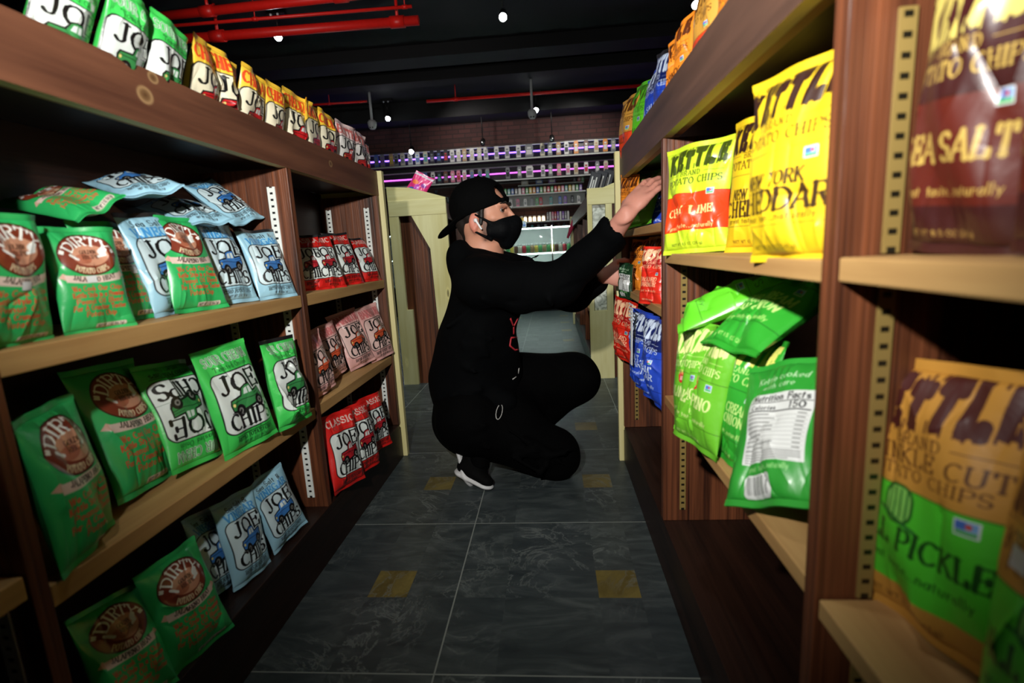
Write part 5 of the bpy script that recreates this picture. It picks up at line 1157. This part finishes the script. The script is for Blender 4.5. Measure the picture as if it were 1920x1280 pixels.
for P in ([(957, 597), (963, 612)], [(971, 596), (963, 612)], [(963, 612), (963, 626)], [(976, 598), (981, 612)], [(958, 634), (956, 648), (966, 656), (978, 654)], [(958, 633), (980, 631)]):
    pts = []
    for a, b in zip(P, P[1:]):
        for t in np.linspace(0, 1, 5):
            q = surf_pt(bvt, a[0]+(b[0]-a[0])*t, a[1]+(b[1]-a[1])*t, .0012)
            if q is not None: pts.append(q-man.location)
    if len(pts) > 2: add_tube(bm, pts, .0035, 6)
o = bpy.data.objects.new('chest_print', bpy.data.meshes.new('chest_print')); bm.to_mesh(o.data); bm.free(); o.data.materials.append(MATS['print_red']); COL.objects.link(o); o.parent = man; o['label'] = 'red chest lettering'
# dark crinkled bag in the lower hand
make_bag('chip_bag', 'back_dark', 'dark green bag held in the lower hand of the crouching person', None, [.262, 1.85, .69, -1.2, 0, .1, .085, .125], 90, 777, crump=1.6)

# ------------------------------------------------------------------ back of the shop
PAL = {'white': (.6, .6, .58), 'cream': (.5, .47, .36), 'tan': (.4, .26, .14), 'orange': (.6, .24, .05), 'blue': (.08, .16, .42), 'teal': (.08, .3, .3), 'dark': (.02, .022, .03), 'grey': (.2, .21, .22), 'pink': (.6, .2, .3), 'red': (.45, .03, .05), 'green': (.10, .34, .12), 'yellow': (.6, .45, .08), 'purple': (.22, .1, .42), 'brown': (.12, .05, .03)}
for k, c in PAL.items(): plain('pk_'+k, c, .45, noise=0)
def pack_mesh(w, d, h, m1, m2, key={}):
    k = (w, d, h, m1, m2)
    if k not in key:
        bm = bmesh.new(); add_box(bm, -w/2, w/2, -d/2, d/2, 0, h*.86, .004); add_box(bm, -w*.42, w*.42, -.003, .003, h*.84, h, .001)
        add_box(bm, -w*.36, w*.36, -d/2-.002, -d/2+.004, h*.18, h*.55, .001, 1); add_box(bm, -w*.25, w*.25, -d/2-.002, -d/2+.004, h*.62, h*.76, .001, 1)
        me = bpy.data.meshes.new('package'); bm.to_mesh(me); bm.free(); me.materials.append(MATS['pk_'+m1]); me.materials.append(MATS['pk_'+m2]); key[k] = me
    return key[k]
def pack(name, loc, w, d, h, m1, m2, label, cat, group=None, rz=0, ry=0):
    o = bpy.data.objects.new(name, pack_mesh(w, d, h, m1, m2)); COL.objects.link(o); o.location = loc; o.rotation_euler = (0, ry, rz)
    return tag(o, label, cat, group)
ORD = ['first', 'second', 'third', 'fourth', 'fifth', 'sixth', 'seventh', 'eighth', 'ninth', 'tenth', 'eleventh', 'twelfth', 'thirteenth', 'fourteenth', 'fifteenth', 'sixteenth', 'seventeenth', 'eighteenth', 'nineteenth', 'twentieth', 'twenty-first', 'twenty-second', 'twenty-third', 'twenty-fourth', 'twenty-fifth', 'twenty-sixth', 'twenty-seventh', 'twenty-eighth', 'twenty-ninth', 'thirtieth']
def px_x(px, z, Y):
    """where the sight line through column px meets height z on the plane y=Y"""
    a = cR*((px-960)/F_PX)+cF; u = -cU/F_PX
    # (.88 + t*(a.z+u.z*q)) = z ; t*(a.y+u.y*q) = Y
    k = (z-.88)/Y; q = (k*a.y-a.z)/(u.z-k*u.y); d = a+u*q
    return d.x*Y/d.y
bm = bmesh.new(); add_box(bm, -4.4, 2.6, 8.955, 8.985, 2.0, 2.63); tag(obj('display_backing', bm, 'black_metal', origin=(-.9, 8.97, 2.0)), 'long black backing board of the two lit display rails on the far wall', 'display board')
def rail(z, col, es, n_, xs, pal, h):
    t = thing('display_rail', 'black display rail with %s light tube, %s of the two on the far wall' % (('violet', 'upper') if n_ == 0 else ('magenta', 'lower')), 'display rail', (-.8, 8.9, z))
    box('rail_shelf', (-4.3, 2.5, 8.72, 8.95, z-.15, z-.12), 'black_metal', t); box('edge_strip', (-4.3, 2.5, 8.712, 8.719, z-.15, z-.13), plain('edge_silver', (.5, .52, .5), .3, noise=0), t, 0)
    box('hook_bar', (-4.3, 2.5, 8.90, 8.93, z+.095, z+.11), 'edge_silver', t)
    bm = bmesh.new(); add_tube(bm, [(-4.3, 8.925, z), (2.5, 8.925, z)], .011, 8)
    obj('light_tube', bm, plain('led_%d' % n_, (.1, .1, .1), .4, emit=col, es=es, noise=0), t)
    for i, (px, w) in enumerate(xs):
        m1, m2 = pal[i % len(pal)]
        pack('hanging_package', (px_x(px, z, 8.84), 8.84, z-.105), w, .03, h, m1, m2, '%s small package from the left on the %s rail' % (ORD[i], 'upper violet lit' if n_ == 0 else 'lower magenta lit'), 'package', 'small packages on the %s lit rail' % ('upper' if n_ == 0 else 'lower'))
rail(2.495, (.22, .10, 1.0), 6, 0, [(p, .075 if p != 992 else .13) for p in (706, 717, 734, 743, 755, 769, 783, 798, 810, 823, 836, 848, 860, 871, 885, 899, 911, 931, 951, 972, 992, 1017, 1031, 1047, 1062, 1080, 1099, 1118, 1135, 1150)],
    [('blue', 'grey'), ('grey', 'purple'), ('tan', 'yellow'), ('grey', 'dark'), ('cream', 'grey'), ('white', 'grey'), ('white', 'blue'), ('cream', 'teal'), ('dark', 'grey'), ('dark', 'blue'), ('dark', 'red'), ('white', 'grey'), ('white', 'cream'), ('tan', 'cream'), ('white', 'cream'), ('cream', 'white'), ('white', 'grey'), ('white', 'grey'), ('white', 'grey'), ('white', 'grey'), ('grey', 'white'), ('cream', 'grey'), ('grey', 'white'), ('tan', 'white'), ('white', 'dark'), ('orange', 'white'), ('brown', 'white'), ('cream', 'tan'), ('orange', 'white'), ('grey', 'cream')], .205)
rail(2.17, (.75, .12, .9), 2.5, 1, [(p, .07 if p != 993 else .12) for p in (782, 798, 812, 824, 836, 849, 860, 871, 885, 900, 914, 952, 974, 993, 1018, 1032, 1048, 1065, 1080, 1099, 1120, 1136)],
    [('teal', 'white'), ('blue', 'grey'), ('white', 'dark'), ('dark', 'teal'), ('brown', 'grey'), ('pink', 'white'), ('pink', 'red'), ('white', 'pink'), ('grey', 'blue'), ('grey', 'blue'), ('grey', 'teal'), ('grey', 'dark'), ('grey', 'white'), ('white', 'grey'), ('white', 'grey'), ('grey', 'white'), ('pink', 'cream'), ('white', 'pink'), ('cream', 'tan'), ('white', 'red'), ('grey', 'white'), ('cream', 'pink')], .19)
# white wall shelves behind the counter
t = thing('wall_shelf', 'white wall shelf stack behind the glass counter with four boards', 'shelf', (-.1, 8.9, 1.2))
WS = plain('shelf_white', (.5, .52, .5), .4, noise=0)
for z in (1.955, 1.80, 1.605, 1.345, 1.21): box('board', (-1.5 if z != 1.955 else -.5, .62 if z < 1.9 else .60, 8.78 if z < 1.9 else 8.88, 8.99, z-.02, z), 'shelf_white', t)
box('white_back', (-1.5, .62, 8.985, 8.995, 1.605, 1.78), 'shelf_white', t, 0)
rng = random.Random(11); cols = ['green', 'teal', 'blue', 'grey', 'white', 'pink', 'green', 'yellow', 'orange', 'blue', 'green', 'tan', 'red', 'green', 'red', 'orange', 'pink', 'teal', 'yellow', 'cream', 'green', 'purple']
for i in range(22):
    pack('small_box', (px_x(948+6.7*i, 1.82, 8.85), 8.85, 1.801), .045, .05, .11, cols[i], 'white', '%s small coloured box from the left on the top white wall shelf' % ORD[i], 'box', 'small boxes on the top white shelf')
for i, (px, c) in enumerate(((984, 'cream'), (1011, 'blue'), (1035, 'purple'), (1077, 'dark'), (1086, 'red'), (1092, 'green'))):
    pack('display_box', (px_x(px, 2.0, 8.92), 8.92, 1.956), .12 if i < 3 else .05, .05, .095, c, 'white' if i != 3 else 'grey', '%s display box above the row of small boxes' % ['cream', 'light blue', 'purple', 'black', 'red', 'green'][i], 'box')
for i, px in enumerate((958, 971, 985, 997, 1007, 1014, 1033, 1050, 1060, 1073, 1085)):
    pack('pouch', (px_x(px, 1.68, 8.84), 8.84, 1.606), .05, .03, .13, ['white', 'pink', 'white', 'grey', 'green', 'red', 'teal', 'blue', 'purple', 'dark', 'white'][i], 'grey', '%s pouch from the left on the second white wall shelf' % ORD[i], 'pouch', 'pouches on the second white shelf')
def jar_mesh(c, lid, key={}):
    if (c, lid) not in key:
        bm = bmesh.new(); add_lathe(bm, (0, 0, 0), [(.02, 0), (.026, .004), (.026, .065), (.020, .075)], 16); add_lathe(bm, (0, 0, 0), [(.021, .075), (.0225, .077), (.0225, .092), (.02, .094)], 16, mi=1)
        me = bpy.data.meshes.new('jar'); bm.to_mesh(me); bm.free(); me.materials.append(MATS['pk_'+c]); me.materials.append(MATS['pk_'+lid]); key[(c, lid)] = me
    return key[(c, lid)]
plain('pk_candle', (.7, .5, .3), .4, emit=(1, .8, .5), es=2.2, noise=0)  # jar body with a warm emission of its own
for i, px in enumerate((978, 985, 994, 1002, 1011, 1019)):
    o = bpy.data.objects.new('lit_jar', jar_mesh('candle' if i else 'yellow', 'white')); COL.objects.link(o); o.location = (px_x(px, 1.39, 8.84), 8.84, 1.346); tag(o, '%s glowing jar from the left on the third white wall shelf' % ORD[i], 'jar', 'glowing jars on the third shelf')
for i in range(9):
    pack('bottle_pack', (px_x(1027+4.8*i, 1.4, 8.84), 8.84, 1.346), .032, .03, .14, ['grey', 'white', 'pink', 'red', 'purple', 'white', 'purple', 'grey', 'white'][i], 'white', '%s slim pack from the left, right of the glowing jars' % ORD[i], 'package', 'slim packs beside the glowing jars')
for i, px in enumerate((990, 998, 1010, 1016, 1023, 1036, 1048, 1058)):
    o = bpy.data.objects.new('dark_jar', jar_mesh(['dark', 'teal', 'grey', 'dark', 'white', 'dark', 'brown', 'dark'][i], 'dark')); COL.objects.link(o); o.location = (px_x(px, 1.25, 8.84), 8.84, 1.211); tag(o, '%s small dark jar from the left on the lowest wall shelf' % ORD[i], 'jar', 'dark jars on the lowest shelf')
# glass counter
cx0, cx1 = -2.3, .40
t = thing('display_counter', 'lit glass display counter at the back of the shop right of the face mask', 'counter', ((cx0+cx1)/2, 7.55, 0))
GLS = NG('counter_glass'); GLS.i['Base Color'].default_value = (.9, 1, .97, 1); GLS.i['Roughness'].default_value = .02; GLS.i['Transmission Weight'].default_value = 1; GLS.i['IOR'].default_value = 1.05; MATS['counter_glass'] = GLS.m
box('base', (cx0, cx1, 7.32, 7.8, 0, .42), 'black_plastic', t); box('bottom_deck', (cx0, cx1, 7.32, 7.8, .421, .44), 'shelf_white', t)
box('back_board', (cx0, cx1, 7.785, 7.8, .441, 1.18), 'shelf_white', t, 0)
box('front_glass', (cx0, cx1, 7.30, 7.306, .44, 1.19), 'counter_glass', t, 0); box('top_glass', (cx0, cx1, 7.307, 7.78, 1.184, 1.192), 'counter_glass', t, 0)
box('glass_shelf', (cx0+.01, cx1-.01, 7.34, 7.78, .828, .836), 'shelf_white', t, 0)
for x in (cx0, -.95, .02, cx1-.018): box('frame_post', (x, x+.018, 7.285, 7.299, .42, 1.2), 'chrome', t)
box('light_strip', (cx0+.02, cx1-.02, 7.315, 7.345, 1.165, 1.18), plain('case_led', (1, 1, 1), .4, emit=(.85, 1, .97), es=22, noise=0), t)
box('light_strip', (cx0+.02, cx1-.02, 7.36, 7.39, .812, .825), 'case_led', t)
for i in range(20):
    o = bpy.data.objects.new('flower_jar', jar_mesh(['yellow', 'green', 'tan', 'green', 'yellow', 'brown', 'cream', 'red', 'green', 'tan'][i % 10], 'white')); COL.objects.link(o); o.scale = (1.08, 1.08, 1.35); o.location = (-.78+.058*i, 7.42, .837); tag(o, '%s white lidded jar from the left on the counter glass shelf' % ORD[i], 'jar', 'white lidded jars in the glass counter')
for i in range(8):
    o = bpy.data.objects.new('flower_jar', jar_mesh(['green', 'grey', 'teal', 'cream'][i % 4], 'white')); COL.objects.link(o); o.location = (-.62+.13*i, 7.5, .441); tag(o, '%s jar from the left on the bottom deck of the glass counter' % ORD[i], 'jar', 'jars on the counter bottom deck')
pack('card_stand', (-.36, 7.5, 1.193), .06, .02, .10, 'white', 'blue', 'small white card stand on the left of the glass counter', 'card stand')
# goods on the rear units
plain('cloth_red', (.55, .03, .09), .7)
bm = bmesh.new(); add_tube(bm, [(px_x(1085, 1.20, 5.6), 5.6, 1.20), (px_x(1076, 1.14, 5.6), 5.58, 1.15), (px_x(1071, 1.08, 5.6), 5.6, 1.08), (px_x(1064, 1.02, 5.6), 5.6, .98)], .02, 8, rads=[.015, .028, .022, .012])
o = obj('cloth_strip', bm, 'cloth_red', origin=(.27, 5.6, 1.0)); tag(o, 'red cloth hanging at the far corner of the right rear shelving unit', 'cloth')
make_bag('foil_pouch', 'pink', 'pink patterned pouch lying tilted on the pine end of the left rear unit', None, [-.93, 3.52, 1.262, .1, -.35, .55, .15, .20], 110, 31, cat='pouch')
for i, (px, z, rr) in enumerate(((1107, 1.215, -.35), (1120, 1.225, -.25), (1134, 1.235, -.2))):
    bm = bmesh.new(); add_box(bm, -.036, .036, -.012, .012, 0, .15, .006)
    for k in range(3): add_box(bm, -.024+.014*k, -.016+.014*k, -.0135, -.011, .03+.01*((k+i) % 2), .12-.02*(k % 2), 0, 1)
    o = obj('black_pouch', bm, ['pk_dark', 'pk_white'], None, (0, 0, 0)); o.location = (px_x(px, 1.27, 3.52), 3.52+.03*i, z-.014+.010); o.rotation_euler = (0, .3, 0)
    tag(o, '%s black pouch with pale print standing on the right rear unit' % ORD[i], 'pouch', 'black pouches on the right rear unit')
plain('glass_dark', (.02, .025, .03), .08, spec=.8, noise=0)
for i, (px, z) in enumerate(((793, .26), (806, .20), (820, .24), (831, .17), (842, .22))):
    bm = bmesh.new(); add_lathe(bm, (0, 0, 0), [(.045, 0), (.05, .02), (.035, z*.35), (.014, z*.5), (.012, z*.9), (.018, z)], 14)
    o = obj('water_pipe', bm, 'glass_dark'); o.location = (px_x(px, 1.25, 4.2+.2*i), 4.2+.2*i, 1.198); tag(o, '%s dark glass water pipe from the left behind the pine framed unit' % ORD[i], 'water pipe', 'dark glass water pipes')
for i, (y, z, kd) in enumerate(((3.75, .425, 'dark_red'), (4.2, .425, 'back_dark'), (4.65, .425, 'dark_red'), (5.2, .425, 'back_dark'), (3.8, .775, 'tan'), (4.35, .775, 'dark_red'), (4.9, .775, 'tan'), (5.4, .775, 'dark_red'))):
    make_bag('snack_bag', kd, '%s snack bag from the front on the %s shelf of the right rear unit' % (ORD[i % 4], 'lower' if i < 4 else 'upper'), 'snack bags in the right rear unit', [.31, y, z, -PI/2, -.1, 0, .15, .21], 50, 400+i, cat='snack bag')
# ------------------------------------------------------------------ ceiling fittings
def spot(loc, i, lit=True):
    t = thing('ceiling_spotlight', None, 'spotlight', (loc[0], loc[1], loc[2]))
    M = Matrix.Rotation(math.radians(-50), 3, 'X')
    bm = bmesh.new(); add_lathe(bm, (loc[0], loc[1]+.005, loc[2]+.012), [(.034, 0), (.040, .006), (.040, .09), (.028, .12)], 18, M); obj('housing', bm, 'black_metal', t)
    bm = bmesh.new(); add_lathe(bm, (loc[0], loc[1], loc[2]+.001), [(.001, 0), (.036, .001), (.036, .012)], 18, M); obj('lamp', bm, 'lamp_glow' if lit else 'chrome', t)
    bm = bmesh.new(); add_tube(bm, [(loc[0], loc[1]+.02, loc[2]+.10), (loc[0], loc[1]+.02, 3.27)], .008, 8); add_box(bm, loc[0]-.09, loc[0]+.09, loc[1], loc[1]+.04, 3.26, 3.299, .003); obj('stem', bm, 'black_metal', t)
    for dx in (-.035, .035):
        bm = bmesh.new(); add_lathe(bm, (loc[0]+dx, loc[1]-.02, 3.235), [(.004, 0), (.011, .004), (.011, .018), (.004, .022)], 10); obj('screw_cap', bm, 'camera_white', t)
    return t
SPOTS = [([-2.572, 5.24, 3.05], 'lit ceiling spotlight below the red pipes, upper left'), ([-0.361, 5.259, 3.05], 'brightest lit ceiling spotlight at the top centre of the ceiling'), ([-2.446, 8.258, 3.0], 'lit ceiling spotlight right of the left security camera'), ([-0.137, 8.418, 3.0], 'small lit ceiling spotlight touching the right security camera'), ([-2.211, 8.62, 2.557], 'lit ceiling spotlight just above the violet lit rail'), ([1.45, 5.371, 3.05], 'lit ceiling spotlight beside the bags on top of the right unit'), ([-1.025, 8.62, 2.602], 'unlit spotlight left of two above the violet rail'), ([0.095, 8.62, 2.583], 'unlit spotlight right of two above the violet rail'), ]
CAMS = [('a', 'white dome security camera on pole, left of the two', -2.454, 7.5, 2.736, 0), ('b', 'white dome security camera on pole at the centre of the ceiling', -0.176, 7.5, 2.717, 0)]
def PIPES():
    pipe('sprinkler_pipe', [[-4.08, 4.753, 3.1], [-0.255, 4.674, 3.1]], .038, 'thick red sprinkler pipe, upper of the two at the top left', (.3, .62))
    pipe('sprinkler_pipe', [[-4.316, 4.791, 3.05], [-1.137, 4.878, 3.05]], .014, 'thin red pipe running between the two thick red pipes', (.55, .98))
    pipe('sprinkler_pipe', [[-4.445, 4.99, 3.02], [-1.131, 5.084, 3.02]], .042, 'thick red sprinkler pipe ending above the aisle, lower of two', (.42, .94))
    pipe('sprinkler_pipe', [[-1.685, 7.687, 3.05], [2.518, 7.769, 3.05]], .022, 'thin dark red pipe across the ceiling behind the right security camera', (.1, .9))
    pipe('sprinkler_pipe', [[-3.556, 7.417, 3.05], [-2.487, 7.468, 3.05]], .014, 'short thin dark red pipe left of the left security camera', (.5,))

for i, (loc, lab) in enumerate(SPOTS): tag(spot(loc, i, i < 6), lab, None)
for nm, lab, x, y, z0, z1 in CAMS:
    t = thing('security_camera', lab, 'security camera', (x, y, z0))
    bm = bmesh.new(); add_tube(bm, [(x, y, z0+.05), (x, y, 3.28)], .018, 12); add_lathe(bm, (x, y, 3.27), [(.05, 0), (.055, .01), (.055, .029)], 18); obj('pole', bm, 'camera_white', t)
    bm = bmesh.new(); add_lathe(bm, (x, y, z0-.06), [(.004, 0), (.035, .008), (.052, .03), (.060, .06), (.062, .10), (.045, .125), (.02, .13)], 22); obj('dome', bm, 'camera_white', t)
    bm = bmesh.new()
    for dx in (-.018, .018): bmesh.ops.create_uvsphere(bm, u_segments=10, v_segments=8, radius=.010, matrix=Matrix.Translation((x+dx, y-.046, z0-.038)))
    obj('lens', bm, 'black_plastic', t)
def pipe(name, pts, r, label, ups=()):
    t = thing(name, label, 'pipe', pts[0]); bm = bmesh.new(); add_tube(bm, pts, r, 14); obj('pipe_run', bm, 'red_pipe', t)
    for f in ups:
        a, b = Vector(pts[0]), Vector(pts[-1]); p = a.lerp(b, f); bm = bmesh.new(); add_tube(bm, [p, (p.x, p.y, 3.298)], r*.35, 8); obj('hanger_rod', bm, 'red_pipe', t)
        d = (b-a).normalized()*r*1.6; bm = bmesh.new(); add_tube(bm, [p-d, p+d], r*1.25, 14); obj('coupling', bm, 'red_pipe', t)
PIPES()
